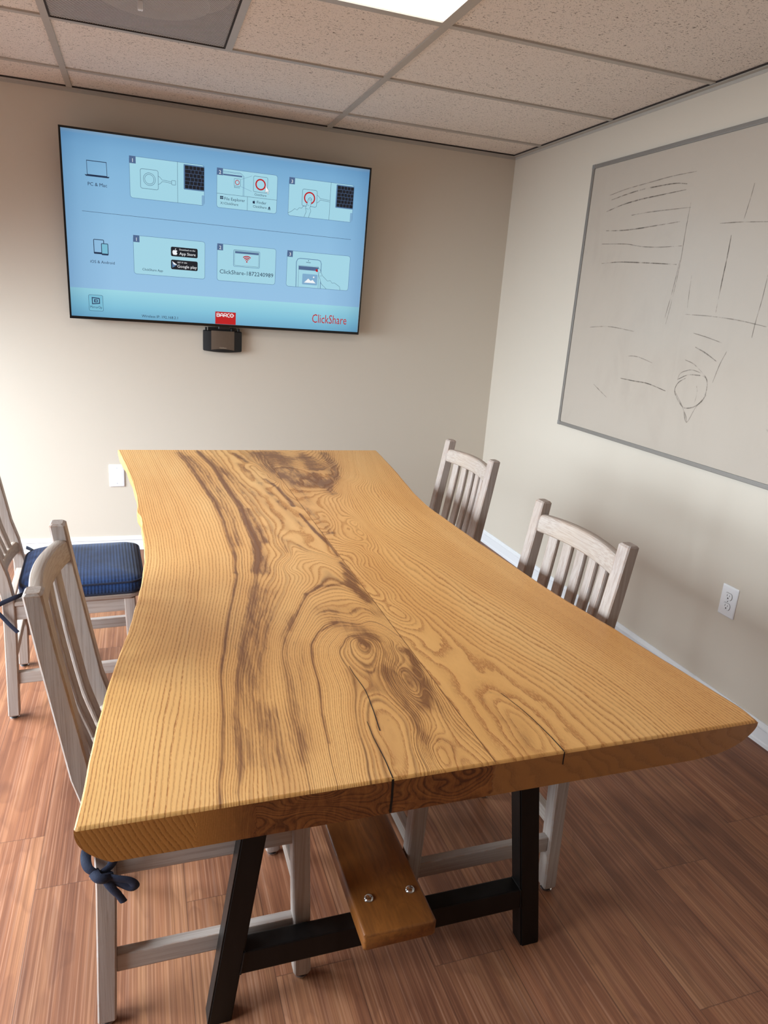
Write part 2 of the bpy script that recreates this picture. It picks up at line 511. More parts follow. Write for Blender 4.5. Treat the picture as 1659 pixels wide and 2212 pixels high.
# ---- measured figures: grain contours of the two boards, brown streaks, cracks, whiteboard lines
GRAIN_L = [(0, [(-2.126, -0.96), (-2.068, -1.454), (-2.049, -1.817), (-2.038, -2.008), (-2.032, -2.141), (-2.033, -2.256), (-2.05, -2.496), (-2.063, -2.619), (-2.082, -2.727), (-2.098, -2.879), (-2.105, -2.976), (-2.113, -3.109), (-2.117, -3.147)]), (29, [(-1.892, -1.013), (-1.866, -1.225), (-1.842, -1.5), (-1.822, -1.754), (-1.817, -1.964), (-1.819, -2.065), (-1.819, -2.242), (-1.833, -2.354), (-1.829, -2.363), (-1.871, -2.574), (-1.912, -2.805), (-1.922, -2.94), (-1.936, -3.055), (-1.947, -3.142)]), (36, [(-1.816, -0.991), (-1.779, -1.265), (-1.765, -1.55), (-1.75, -1.81), (-1.752, -1.971), (-1.753, -2.13), (-1.764, -2.25), (-1.783, -2.347), (-1.8, -2.444), (-1.831, -2.589), (-1.862, -2.715), (-1.89, -2.852), (-1.902, -2.944), (-1.911, -3.061), (-1.924, -3.124)]), (15, [(-2.004, -1.074), (-1.969, -1.48), (-1.946, -1.768), (-1.93, -2.041), (-1.931, -2.288), (-1.948, -2.479), (-1.975, -2.651), (-2.001, -2.804), (-2.019, -2.939), (-2.03, -3.048), (-2.036, -3.145)]), (52, [(-1.56, -2.613), (-1.574, -2.508), (-1.597, -2.457), (-1.658, -2.466), (-1.696, -2.505), (-1.76, -2.653), (-1.798, -2.758), (-1.803, -2.827), (-1.814, -2.927), (-1.82, -3.005), (-1.825, -3.081), (-1.829, -3.141)]), (45, [(-1.695, -2.383), (-1.736, -2.499), (-1.783, -2.627), (-1.818, -2.742), (-1.844, -2.862), (-1.854, -2.955), (-1.866, -3.053), (-1.874, -3.146)]), (41, [(-1.735, -2.377), (-1.792, -2.548), (-1.832, -2.701), (-1.863, -2.831), (-1.877, -2.95), (-1.887, -3.048), (-1.9, -3.148)]), (64, [(-1.566, -2.738), (-1.578, -2.686), (-1.626, -2.681), (-1.668, -2.655), (-1.712, -2.69), (-1.738, -2.739), (-1.751, -2.809), (-1.757, -2.88), (-1.774, -2.972), (-1.782, -3.046), (-1.792, -3.137)]), (58, [(-1.563, -2.682), (-1.574, -2.602), (-1.608, -2.563), (-1.661, -2.563), (-1.709, -2.61), (-1.752, -2.703), (-1.777, -2.798), (-1.785, -2.884), (-1.798, -2.967), (-1.806, -3.048), (-1.815, -3.141)]), (73, [(-1.572, -2.764), (-1.584, -2.735), (-1.619, -2.7), (-1.654, -2.701), (-1.687, -2.729), (-1.714, -2.775), (-1.723, -2.843), (-1.727, -2.911), (-1.748, -3.0), (-1.76, -3.07), (-1.772, -3.142)]), (79, [(-1.689, -2.761), (-1.696, -2.784), (-1.693, -2.838), (-1.7, -2.891), (-1.717, -2.962), (-1.731, -3.025), (-1.736, -3.083), (-1.747, -3.144)]), (79, [(-1.67, -2.725), (-1.648, -2.712), (-1.618, -2.718), (-1.606, -2.751), (-1.612, -2.795), (-1.635, -2.85), (-1.642, -2.903), (-1.642, -2.959), (-1.634, -3.003), (-1.639, -3.05), (-1.658, -3.13)]), (82, [(-1.706, -3.001), (-1.7, -2.979), (-1.69, -2.958), (-1.677, -2.952), (-1.66, -2.974), (-1.655, -3.025), (-1.663, -3.073), (-1.679, -3.129)]), (82, [(-1.706, -3.001), (-1.711, -3.05), (-1.712, -3.089), (-1.721, -3.137)]), (83.3, [(-1.687, -3.013), (-1.692, -3.066), (-1.704, -3.127)]), (85.5, [(-1.639, -2.751)]), (81.3, [(-1.671, -2.771), (-1.675, -2.807), (-1.668, -2.843), (-1.649, -2.847), (-1.629, -2.804), (-1.619, -2.761)]), (79.6, [(-1.676, -2.886), (-1.682, -2.916)]), (73, [(-1.59, -2.76), (-1.621, -2.875), (-1.622, -2.944), (-1.614, -2.987), (-1.603, -2.987), (-1.588, -2.946), (-1.577, -2.884), (-1.57, -2.803)]), (67, [(-1.578, -2.789), (-1.601, -2.879), (-1.604, -2.932)]), (72, [(-1.605, -3.005), (-1.603, -3.058), (-1.61, -3.131)]), (66, [(-1.56, -2.842), (-1.566, -2.93), (-1.569, -3.017)]), (70, [(-1.645, -3.134), (-1.638, -3.086), (-1.617, -3.067), (-1.61, -3.097), (-1.615, -3.13)]), (48, [(-1.696, -2.353), (-1.646, -2.29), (-1.609, -2.279), (-1.582, -2.331)]), (45, [(-1.71, -2.343), (-1.682, -2.269), (-1.66, -2.204), (-1.678, -2.13)]), (43, [(-1.652, -2.179), (-1.632, -2.225), (-1.609, -2.254), (-1.583, -2.291)]), (40, [(-1.73, -1.303), (-1.694, -1.712), (-1.683, -1.923), (-1.678, -2.13), (-1.691, -2.26)]), (38.5, [(-1.774, -1.024), (-1.74, -1.424), (-1.71, -1.814), (-1.702, -2.018), (-1.712, -2.215), (-1.747, -2.367)]), (42, [(-1.695, -0.99), (-1.66, -1.249), (-1.639, -1.494), (-1.621, -1.783), (-1.605, -1.986), (-1.594, -2.14), (-1.581, -2.283)]), (45, [(-1.593, -0.989), (-1.598, -1.231), (-1.575, -1.448), (-1.567, -1.636)]), (40.5, [(-1.629, -1.268), (-1.604, -1.378), (-1.584, -1.497)])]
GRAIN_R = [(3, [(-1.514, -2.244), (-1.514, -2.395), (-1.509, -2.552), (-1.504, -2.64), (-1.507, -2.687), (-1.523, -2.691), (-1.543, -2.663), (-1.554, -2.59)]), (0, [(-1.548, -2.349), (-1.538, -2.471), (-1.53, -2.611), (-1.52, -2.649)]), (5, [(-1.516, -2.355), (-1.51, -2.565), (-1.491, -2.639), (-1.486, -2.714), (-1.478, -2.738), (-1.494, -2.801), (-1.53, -2.787), (-1.543, -2.719)]), (6, [(-1.536, -2.757), (-1.518, -2.881), (-1.522, -3.023), (-1.521, -3.123)]), (7.0, [(-1.434, -2.003), (-1.467, -2.197), (-1.481, -2.384), (-1.467, -2.534), (-1.451, -2.655), (-1.437, -2.776), (-1.412, -2.87), (-1.381, -2.996), (-1.374, -3.113)]), (6.0, [(-1.462, -2.8), (-1.462, -2.873), (-1.429, -2.935), (-1.416, -3.0), (-1.414, -3.076)]), (5, [(-1.501, -2.987), (-1.494, -2.972), (-1.48, -2.965), (-1.461, -2.985), (-1.445, -3.05), (-1.447, -3.122)]), (5, [(-1.501, -2.987), (-1.501, -3.028), (-1.499, -3.054), (-1.517, -3.076)]), (2.5, [(-1.477, -3.039), (-1.475, -3.073), (-1.475, -3.116)]), (4, [(-1.5, -3.104), (-1.501, -3.139)]), (15, [(-1.338, -1.524), (-1.399, -1.826), (-1.413, -2.054), (-1.398, -2.273), (-1.373, -2.445), (-1.355, -2.6), (-1.326, -2.743), (-1.298, -2.859), (-1.277, -2.972)]), (15, [(-1.266, -3.049), (-1.266, -3.132)]), (10.5, [(-1.434, -1.723), (-1.47, -1.965), (-1.473, -2.153), (-1.461, -2.363), (-1.436, -2.539), (-1.411, -2.687), (-1.38, -2.808), (-1.34, -2.929), (-1.324, -3.041)]), (45, [(-1.035, -0.949), (-1.088, -1.4), (-1.131, -1.695), (-1.144, -1.863), (-1.14, -2.035), (-1.136, -2.228), (-1.125, -2.403), (-1.121, -2.591), (-1.102, -2.725), (-1.084, -2.919), (-1.069, -3.033), (-1.057, -3.103), (-1.058, -3.131)]), (29, [(-1.083, -0.949), (-1.194, -1.373), (-1.259, -1.74), (-1.273, -2.003), (-1.258, -2.221), (-1.231, -2.428), (-1.202, -2.63), (-1.181, -2.8), (-1.166, -2.958), (-1.165, -3.079), (-1.166, -3.144)]), (7.0, [(-1.26, -1.217), (-1.303, -1.371), (-1.357, -1.541), (-1.421, -1.661), (-1.473, -1.714), (-1.519, -1.83), (-1.537, -1.937), (-1.523, -2.059), (-1.527, -2.099), (-1.558, -2.105)]), (5, [(-1.514, -1.928), (-1.519, -2.017), (-1.546, -2.056)]), (4, [(-1.5, -1.271), (-1.433, -1.367), (-1.411, -1.506), (-1.322, -1.276)]), (-4, [(-1.446, -1.111), (-1.385, -1.153)]), (6, [(-1.552, -2.145), (-1.529, -2.176), (-1.509, -2.197)])]
STREAKS = [(0.022, 0.006, 0.75, [(-1.892, -1.013), (-1.866, -1.225), (-1.842, -1.5), (-1.822, -1.754), (-1.817, -1.964), (-1.819, -2.065), (-1.819, -2.242), (-1.833, -2.354)]), (0.006, 0.004, 0.65, [(-1.833, -2.354), (-1.829, -2.363), (-1.871, -2.574), (-1.912, -2.805), (-1.922, -2.94), (-1.936, -3.055), (-1.947, -3.142)]), (0.016, 0.016, 1.0, [(-1.816, -0.991), (-1.779, -1.265), (-1.765, -1.55), (-1.75, -1.81), (-1.752, -1.971), (-1.753, -2.13), (-1.764, -2.25), (-1.783, -2.347)]), (0.012, 0.008, 0.45, [(-1.783, -2.347), (-1.8, -2.444), (-1.831, -2.589), (-1.862, -2.715), (-1.89, -2.852), (-1.902, -2.944), (-1.911, -3.061), (-1.924, -3.124)]), (0.03, 0.02, 0.55, [(-1.862, -1.087), (-1.819, -1.353), (-1.794, -1.65), (-1.79, -1.923), (-1.801, -2.16)]), (0.012, 0.02, 0.7, [(-1.73, -1.836), (-1.724, -1.995), (-1.728, -2.142)]), (0.012, 0.02, 0.55, [(-1.747, -2.149), (-1.749, -2.252), (-1.764, -2.365)]), (0.03, 0.02, 0.5, [(-1.676, -1.023), (-1.641, -1.171)]), (0.012, 0.012, 0.6, [(-1.676, -1.023), (-1.644, -1.191)]), (0.01, 0.012, 0.9, [(-1.618, -1.463), (-1.598, -1.575), (-1.586, -1.733), (-1.587, -1.812)]), (0.006, 0.012, 1.0, [(-1.584, -1.898), (-1.58, -1.989), (-1.575, -2.084), (-1.567, -2.143), (-1.562, -2.208), (-1.562, -2.277)]), (0.012, 0.018, 0.8, [(-1.569, -2.325), (-1.567, -2.402), (-1.562, -2.459)]), (0.012, 0.015, 0.8, [(-1.579, -2.401), (-1.581, -2.479), (-1.575, -2.534)]), (0.02, 0.02, 0.5, [(-1.563, -1.801), (-1.548, -1.877), (-1.54, -1.993), (-1.531, -2.089)]), (0.008, 0.008, 0.6, [(-1.531, -2.089), (-1.558, -2.105), (-1.563, -2.075)]), (0.05, 0.05, 0.75, [(-1.584, -1.023), (-1.565, -1.27), (-1.548, -1.432), (-1.519, -1.532), (-1.486, -1.566)]), (0.05, 0.05, 0.7, [(-1.509, -1.023), (-1.497, -1.252), (-1.47, -1.436), (-1.431, -1.537)]), (0.04, 0.035, 0.7, [(-1.292, -1.022), (-1.313, -1.276), (-1.36, -1.458), (-1.418, -1.57)]), (0.03, 0.03, 0.6, [(-1.39, -1.023), (-1.412, -1.274), (-1.423, -1.489), (-1.425, -1.675)]), (0.025, 0.02, 0.45, [(-1.528, -1.579), (-1.523, -1.683), (-1.532, -1.791)]), (0.02, 0.02, 0.3, [(-1.629, -1.268), (-1.587, -1.513)]), (0.008, 0.022, 0.7, [(-1.696, -2.505), (-1.658, -2.466), (-1.597, -2.457), (-1.574, -2.508), (-1.569, -2.561)]), (0.008, 0.006, 0.6, [(-1.696, -2.505), (-1.747, -2.619), (-1.767, -2.673)]), (0.03, 0.03, 0.5, [(-1.685, -2.591), (-1.634, -2.592), (-1.579, -2.617), (-1.565, -2.628)]), (0.035, 0.025, 0.6, [(-1.668, -2.655), (-1.64, -2.675), (-1.624, -2.706), (-1.619, -2.721)]), (0.004, 0.004, 0.8, [(-1.668, -2.655), (-1.712, -2.69), (-1.738, -2.739), (-1.751, -2.809), (-1.757, -2.88), (-1.774, -2.972), (-1.782, -3.046)]), (0.014, 0.014, 0.5, [(-1.75, -2.603), (-1.781, -2.698), (-1.801, -2.816), (-1.819, -2.962), (-1.827, -3.08)]), (0.045, 0.03, 0.42, [(-1.802, -2.462), (-1.855, -2.716), (-1.892, -2.901), (-1.913, -3.06)]), (0.03, 0.03, 0.42, [(-1.847, -2.956), (-1.852, -3.074), (-1.857, -3.141)]), (0.01, 0.01, 1.0, [(-1.64, -2.738), (-1.636, -2.758)]), (0.03, 0.03, 0.35, [(-1.64, -2.751), (-1.639, -2.777)]), (0.006, 0.006, 0.5, [(-1.689, -2.761), (-1.66, -2.72), (-1.618, -2.718), (-1.606, -2.751)]), (0.035, 0.03, 0.5, [(-1.657, -2.845), (-1.671, -2.908)]), (0.012, 0.012, 0.35, [(-1.696, -2.849), (-1.7, -2.902), (-1.72, -2.961), (-1.734, -3.045)]), (0.012, 0.012, 0.35, [(-1.639, -2.86), (-1.645, -2.953), (-1.634, -3.003), (-1.645, -3.065)]), (0.045, 0.035, 0.5, [(-1.595, -2.785), (-1.609, -2.867), (-1.613, -2.941), (-1.609, -2.981)]), (0.014, 0.012, 0.7, [(-1.567, -2.803), (-1.577, -2.884), (-1.587, -2.946), (-1.604, -2.982)]), (0.01, 0.01, 0.7, [(-1.567, -2.803), (-1.563, -2.841)]), (0.02, 0.02, 0.4, [(-1.581, -2.872), (-1.574, -2.964), (-1.578, -3.059)]), (0.02, 0.02, 0.4, [(-1.619, -3.071), (-1.61, -3.097), (-1.609, -3.124)]), (0.025, 0.025, 0.42, [(-1.68, -2.993), (-1.688, -3.055), (-1.701, -3.091)]), (0.004, 0.004, 0.35, [(-1.501, -2.987), (-1.494, -2.972), (-1.48, -2.965), (-1.461, -2.985)]), (0.008, 0.008, 0.4, [(-1.501, -2.987), (-1.501, -3.028), (-1.499, -3.054)]), (0.02, 0.02, 0.35, [(-1.482, -3.056), (-1.485, -3.088), (-1.497, -3.121)]), (0.02, 0.02, 0.2, [(-1.524, -2.354), (-1.526, -2.443)]), (0.02, 0.02, 0.15, [(-1.532, -2.649), (-1.511, -2.653)]), (0.06, 0.06, 0.18, [(-1.328, -2.214), (-1.279, -2.436), (-1.214, -2.614), (-1.177, -2.729), (-1.157, -2.798)]), (0.02, 0.012, 0.5, [(-1.78, -1.087), (-1.739, -1.489), (-1.716, -1.737), (-1.704, -1.909)]), (0.025, 0.015, 0.46, [(-1.748, -1.284), (-1.686, -1.657), (-1.654, -1.891), (-1.65, -2.045)]), (0.02, 0.012, 0.5, [(-1.681, -1.21), (-1.641, -1.557), (-1.621, -1.821), (-1.602, -2.019)]), (0.015, 0.012, 0.5, [(-1.699, -2.019), (-1.68, -2.139), (-1.688, -2.227)]), (0.012, 0.012, 0.42, [(-1.668, -2.14), (-1.649, -2.179), (-1.635, -2.225)]), (0.06, 0.05, 0.62, [(-1.55, -1.045), (-1.473, -1.132), (-1.376, -1.111), (-1.377, -1.313)]), (0.03, 0.025, 0.42, [(-1.771, -2.484), (-1.829, -2.721), (-1.863, -2.907), (-1.877, -3.069)]), (0.02, 0.02, 0.4, [(-1.758, -2.735), (-1.788, -2.899), (-1.811, -3.047)]), (0.02, 0.015, 0.45, [(-1.628, -2.863), (-1.63, -2.957), (-1.632, -3.026), (-1.647, -3.103)])]
CRACKS = [[(-1.691, -2.833), (-1.691, -2.861), (-1.687, -2.915), (-1.691, -2.967), (-1.699, -3.034)], [(-1.711, -3.006), (-1.714, -3.049), (-1.714, -3.096), (-1.715, -3.142)], [(-1.462, -2.974), (-1.451, -3.034), (-1.446, -3.097), (-1.444, -3.135)]]
STROKES = [[(-0.986, 1.9114), (-1.0859, 1.9222), (-1.1809, 1.9288), (-1.2939, 1.93), (-1.4005, 1.9271), (-1.4632, 1.9171)], [(-0.9606, 1.8651), (-1.0712, 1.8824), (-1.1908, 1.8911), (-1.3035, 1.8937), (-1.4638, 1.8965)], [(-0.9674, 1.9322), (-1.08, 1.9445), (-1.2326, 1.9514), (-1.3719, 1.957), (-1.506, 1.9556)], [(-0.9792, 1.7828), (-1.0991, 1.7755), (-1.2213, 1.7751), (-1.3341, 1.7781), (-1.4595, 1.7813)], [(-0.9595, 1.7271), (-1.1396, 1.7167), (-1.2406, 1.7016), (-1.3567, 1.6925), (-1.494, 1.6897)], [(-0.9815, 1.6418), (-1.1079, 1.6436), (-1.2578, 1.636), (-1.3736, 1.6284), (-1.4817, 1.6214)], [(-1.1462, 1.833), (-1.2633, 1.8347), (-1.5063, 1.8289)], [(-1.5019, 1.8454), (-1.5, 1.742), (-1.5017, 1.6227), (-1.4931, 1.5006), (-1.4795, 1.3921)], [(-1.4981, 1.6363), (-1.4842, 1.5143), (-1.4677, 1.4164)], [(-1.5782, 1.5775), (-1.5806, 1.5211), (-1.5857, 1.4575)], [(-1.7412, 1.7125), (-1.7413, 1.6332), (-1.7387, 1.5462), (-1.7377, 1.4446)], [(-1.941, 1.5733), (-1.9375, 1.4914), (-1.93, 1.4197), (-1.9275, 1.3649)], [(-1.8022, 1.8766), (-1.7964, 1.8257), (-1.7854, 1.7627)], [(-0.9626, 1.3568), (-1.0737, 1.3658), (-1.1679, 1.3637), (-1.29, 1.3535)], [(-1.256, 1.2471), (-1.3349, 1.2513), (-1.4386, 1.2341)], [(-1.2495, 1.15), (-1.3377, 1.1483), (-1.4328, 1.1479), (-1.5464, 1.1315)], [(-1.0576, 1.101), (-1.1137, 1.077), (-1.171, 1.0539)], [(-1.6445, 1.3653), (-1.7088, 1.3555), (-1.8036, 1.3372)], [(-1.6677, 1.3148), (-1.7245, 1.2969), (-1.7878, 1.2711)], [(-1.6256, 1.2629), (-1.6804, 1.2493), (-1.7526, 1.2093)], [(-1.6035, 1.1823), (-1.612, 1.2079), (-1.6388, 1.2212), (-1.6762, 1.2284), (-1.7264, 1.2199), (-1.7561, 1.2063)], [(-1.6076, 1.1863), (-1.6526, 1.2066), (-1.7, 1.2117), (-1.7481, 1.2088), (-1.7658, 1.1772), (-1.7601, 1.129), (-1.726, 1.0966), (-1.6857, 1.0822), (-1.6546, 1.086), (-1.6159, 1.1162), (-1.5985, 1.1425), (-1.6112, 1.1725), (-1.646, 1.1941)], [(-1.5994, 1.1391), (-1.6613, 1.0799), (-1.6951, 1.0285), (-1.7277, 1.0899), (-1.7701, 1.144)], [(-1.6613, 1.0799), (-1.683, 1.0549), (-1.6973, 1.0275)], [(-1.8279, 1.3113), (-1.8065, 1.2611), (-1.7889, 1.1933)], [(-1.7125, 1.1721), (-1.7218, 1.1444), (-1.7177, 1.1093)], [(-1.5821, 1.4338), (-1.7254, 1.4301), (-1.8576, 1.42), (-1.9804, 1.4038)], [(-1.6732, 1.7572), (-1.7675, 1.7536), (-1.8945, 1.7447)], [(-2.0716, 1.0679), (-2.0797, 1.0632)]]
WIN_P = (135.0, 118.0)
EXPO = -0.15
# ================================================================ materials
LED = 4.4
TVK = 2 ** (-EXPO)
M_WALL = mat_wall('cream_wall_paint', srgb(209, 198, 183))
M_CEIL = mat_tile()
M_GRID = plain('grid_enamel', srgb(182, 175, 166), 0.45, 0, 0.4)
M_GAP = plain('shadow_gap', srgb(52, 44, 40), 0.9)
M_TRIM = plain('white_trim_paint', srgb(226, 226, 228), 0.35, 0, 0.5, namt=0.02)
M_FLOOR = mat_floor()
M_SLAB = mat_slab()
M_CRACK = plain('crack_black', srgb(34, 22, 14), 0.9)
M_SEAM = plain('glue_line_brown', srgb(120, 76, 36), 0.6)
M_BEAM = mat_beam()
M_STEEL = mat_steel()
M_CHROME = plain('bright_steel', srgb(205, 205, 205), 0.18, 1.0)
M_RUBBER = plain('black_rubber', srgb(22, 21, 21), 0.7)
M_PWX = mat_paintwood('washed_wood_x', 'x')
M_PWY = mat_paintwood('washed_wood_y', 'y', (170, 157, 147), 0.05)
M_PWZ = mat_paintwood('washed_wood_z', 'z')
M_NAVY = mat_navy()
M_NAVYT = plain('navy_tape', srgb(20, 28, 50), 0.8, nscale=400, namt=0.35, bump=0.4)
M_PLATE = plain('white_plastic', srgb(236, 236, 238), 0.3, 0, 0.5, namt=0.01)
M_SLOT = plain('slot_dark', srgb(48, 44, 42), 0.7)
M_ALU = plain('brushed_aluminium', srgb(150, 146, 141), 0.42, 0.55, nscale=200)
M_BOARD = mat_board()
M_MARK = mat_marker('faded_marker', 0.62)
M_MARK2 = mat_marker('dark_marker', 0.95)
M_TVBLK = plain('gloss_black', srgb(14, 14, 16), 0.25, 0, 0.5)
M_DEVBLK = plain('satin_black', srgb(18, 18, 20), 0.45)
M_BRONZE = plain('bronze_faceplate', srgb(112, 98, 86), 0.4, 0.5)
M_TINYTXT = plain('pale_lettering', srgb(190, 178, 160), 0.5)

# ================================================================ room shell
def wall_with_hole(axis_x, holes, y0, y1, thick):
    """wall in the yz plane at x=axis_x (body goes to -x), rectangular holes (ya,yb,za,zb)."""
    bm = bmesh.new()
    ys = sorted({y0, y1} | {h[0] for h in holes} | {h[1] for h in holes})
    zs = sorted({0.0, H + 0.02} | {h[2] for h in holes} | {h[3] for h in holes})
    for a, b in zip(ys[:-1], ys[1:]):
        for c, d in zip(zs[:-1], zs[1:]):
            my, mz = (a + b) / 2, (c + d) / 2
            if any(h[0] < my < h[1] and h[2] < mz < h[3] for h in holes):
                continue
            box(bm, axis_x - thick, axis_x, a, b, c, d)
    bmesh.ops.remove_doubles(bm, verts=bm.verts[:], dist=1e-5)
    return bm

bm = bmesh.new(); box(bm, XL - 0.12, XR + 0.12, YF - 0.12, YB + 0.12, -0.06, 0.0)
struct(obj('floor', bm, M_FLOOR), 'reddish brown wood plank floor')
bm = bmesh.new(); box(bm, XL - 0.12, XR + 0.12, YB, YB + 0.12, 0.0, H + 0.02)
struct(obj('wall_back', bm, M_WALL), 'cream wall behind the television')
bm = bmesh.new(); box(bm, XR, XR + 0.12, YF, YB, 0.0, H + 0.02)
struct(obj('wall_right', bm, M_WALL), 'cream wall behind the whiteboard')
WINS = [(-1.75, -0.45, 0.55, 1.75), (-3.55, -2.15, 0.55, 1.75)]
struct(obj('wall_left', wall_with_hole(XL, WINS, YF, YB, 0.12), M_WALL))
bm = bmesh.new(); box(bm, XL - 0.12, XR + 0.12, YF - 0.12, YF, 0.0, H + 0.02)
struct(obj('wall_front', bm, M_WALL))
for k, (ya, yb, za, zb) in enumerate(WINS):
    bm = bmesh.new()
    f = 0.05
    for (a, b, c, d) in ((ya, yb, za, za + f), (ya, yb, zb - f, zb), (ya, ya + f, za + f, zb - f), (yb - f, yb, za + f, zb - f), ((ya + yb) / 2 - f / 2, (ya + yb) / 2 + f / 2, za + f, zb - f)):
        box(bm, XL - 0.09, XL - 0.03, a, b, c, d)
    struct(obj('window_%d' % (k + 1), bm, M_TRIM))

# ceiling tiles (one slab of lay-in tiles) with openings for the grille and the light
def ceiling_mesh():
    bm = bmesh.new()
    xs = [XL] + [RUN_A - k * RUN_STEP for k in (2, 1, 0)] + [XR]
    xs = sorted(set(xs + [-1.695]))
    ys = sorted([YB, YF] + [TEE_B - k * TEE_STEP for k in range(9)])
    z0 = H + 0.007
    for a, b in zip(xs[:-1], xs[1:]):
        for c, d in zip(ys[:-1], ys[1:]):
            mx, my = (a + b) / 2, (c + d) / 2
            if -2.305 < mx < -1.695 and TEE_B - 2 * TEE_STEP < my < TEE_B - TEE_STEP:
                continue
            if -2.305 < mx < RUN_A and any(TEE_B - (k + 1) * TEE_STEP < my < TEE_B - k * TEE_STEP for k in (2,)):
                continue
            box(bm, a, b, c, d, z0, z0 + 0.018)
    bmesh.ops.remove_doubles(bm, verts=bm.verts[:], dist=1e-5)
    return bm
struct(obj('ceiling', ceiling_mesh(), M_CEIL), 'suspended ceiling of pitted acoustic tiles')
bm = bmesh.new()
bw = 0.0125
for k in range(3):
    x = RUN_A - k * RUN_STEP
    if x > XL:
        box(bm, x - bw, x + bw, YF, YB, H, H + 0.0075)
for k in range(9):
    y = TEE_B - k * TEE_STEP
    box(bm, XL, XR, y - bw, y + bw, H + 0.0008, H + 0.0078)
box(bm, -1.695 - bw, -1.695 + bw, TEE_B - 2 * TEE_STEP, TEE_B - TEE_STEP, H + 0.0004, H + 0.0076)
struct(obj('trim_1', bm, M_GRID), 'painted metal grid between the ceiling tiles')
bm = bmesh.new()
for (a, b, c, d) in ((XL, XR, YB - 0.022, YB), (XR - 0.022, XR, YF, YB - 0.022), (XL, XL + 0.022, YF, YB - 0.022), (XL + .022, XR - .022, YF, YF + 0.022)):
    box(bm, a, b, c, d, H - 0.002, H + 0.001)
for (a, b, c, d) in ((XL, XR, YB - 0.0015, YB), (XR - 0.0015, XR, YF, YB), ):
    box(bm, a, b, c, d, H - 0.014, H - 0.002)
struct(obj('trim_2', bm, M_GRID), 'metal wall angle along the ceiling edge')
bm = bmesh.new()
for (a, b, c, d) in ((XL, XR, YB - 0.0252, YB - 0.0222), (XR - 0.0252, XR - 0.0222, YF, YB - 0.0252)):
    box(bm, a, b, c, d, H + 0.0005, H + 0.0065)  # solid strip, the shade of the gap put into its dark colour
struct(obj('trim_3', bm, M_GAP), 'dark strip standing in for the shaded gap beside the wall angle')
bm = bmesh.new(); box(bm, XL - 0.12, XR + 0.12, YF - 0.12, YB + 0.12, H + 0.42, H + 0.45)
struct(obj('trim_4', bm, M_GAP))
# baseboards
BP = [(0.0, 0.0), (0.015, 0.0), (0.0145, 0.012), (0.011, 0.016), (0.010, 0.055), (0.012, 0.058), (0.0115, 0.063), (0.006, 0.070), (0.004, 0.078), (0.0, 0.078)]
bm = bmesh.new(); prism(bm, [(-p[0], p[1]) for p in BP], 'x', XL, XR - 0.015)
struct(obj('baseboard_back', bm, M_TRIM))
bm = bmesh.new(); prism(bm, [(-p[0], p[1]) for p in BP], 'y', YF, YB)
struct(obj('baseboard_right', bm, M_TRIM))
bm = bmesh.new(); prism(bm, [(XL + p[0], p[1]) for p in BP], 'y', YF, YB)
struct(obj('baseboard_left', bm, M_TRIM))
bm = bmesh.new(); prism(bm, [(YF + p[0], p[1]) for p in BP], 'x', XL, XR - 0.015)
struct(obj('baseboard_front', bm, M_TRIM))

# ================================================================ ceiling light panels
def light_panel(k, label):
    y1 = TEE_B - k * TEE_STEP - bw; y0 = TEE_B - (k + 1) * TEE_STEP + bw
    x0, x1 = RUN_A - RUN_STEP + bw, RUN_A - bw
    cx, cy = (x0 + x1) / 2, (y0 + y1) / 2
    t = thing('ceiling_light', label, 'light', (cx, cy, H))
    hx, hy = (x1 - x0) / 2, (y1 - y0) / 2
    bm = bmesh.new()
    for (a, b, c, d) in ((-hx, hx, -hy, -hy + .012), (-hx, hx, hy - .012, hy), (-hx, -hx + .012, -hy + .012, hy - .012), (hx - .012, hx, -hy + .012, hy - .012)):
        box(bm, a, b, c, d, -0.001, 0.02)
    obj('frame', bm, M_GRID, t)
    bm = bmesh.new(); box(bm, -hx + .012, hx - .012, -hy + .012, hy - .012, 0.004, 0.009)
    obj('diffuser', bm, M_LED, t)
M_LED = mat_led()
light_panel(2, 'bright white flat LED panel set in the ceiling grid')

# ================================================================ return air grille
gx0, gx1 = -2.305 + bw, -1.695 - bw
gy0, gy1 = TEE_B - 2 * TEE_STEP + bw, TEE_B - TEE_STEP - bw
t = thing('air_grille', 'square grey perforated metal air grille set in the ceiling', 'vent', ((gx0 + gx1) / 2, (gy0 + gy1) / 2, H))
hx, hy = (gx1 - gx0) / 2, (gy1 - gy0) / 2
bm = bmesh.new()
bmesh.ops.create_grid(bm, x_segments=1, y_segments=1, size=0.5)
for v in bm.verts:
    v.co = Vector((v.co.x * (2 * hx - .012), v.co.y * (2 * hy - .012), 0.003))
obj('perforated_panel', bm, mat_grille(), t)
bm = bmesh.new()
for (a, b, c, d) in ((-hx, hx, -hy, -hy + .006), (-hx, hx, hy - .006, hy), (-hx, -hx + .006, -hy + .006, hy - .006), (hx - .006, hx, -hy + .006, hy - .006)):
    box(bm, a, b, c, d, 0.0, 0.012)
obj('frame', bm, M_GAP, t)
bm = bmesh.new()
box(bm, -hx, hx, -hy, hy, 0.16, 0.17)
for (a, b, c, d) in ((-hx, hx, -hy, -hy + .004), (-hx, hx, hy - .004, hy), (-hx, -hx + .004, -hy + .004, hy - .004), (hx - .004, hx, -hy + .004, hy - .004)):
    box(bm, a, b, c, d, 0.012, 0.16)
obj('back_box', bm, plain('grey_plenum', srgb(104, 98, 94), 0.8), t)
bm = bmesh.new()
for r, z in ((0.20, 0.10), (0.13, 0.06)):
    lathe(bm, [(r, z), (r + .012, z), (r + .05, z - .05), (r + .046, z - .052), (r + .008, z - .004), (r, z - .004), (r, z)], 40, (0.03, -0.03, 0))
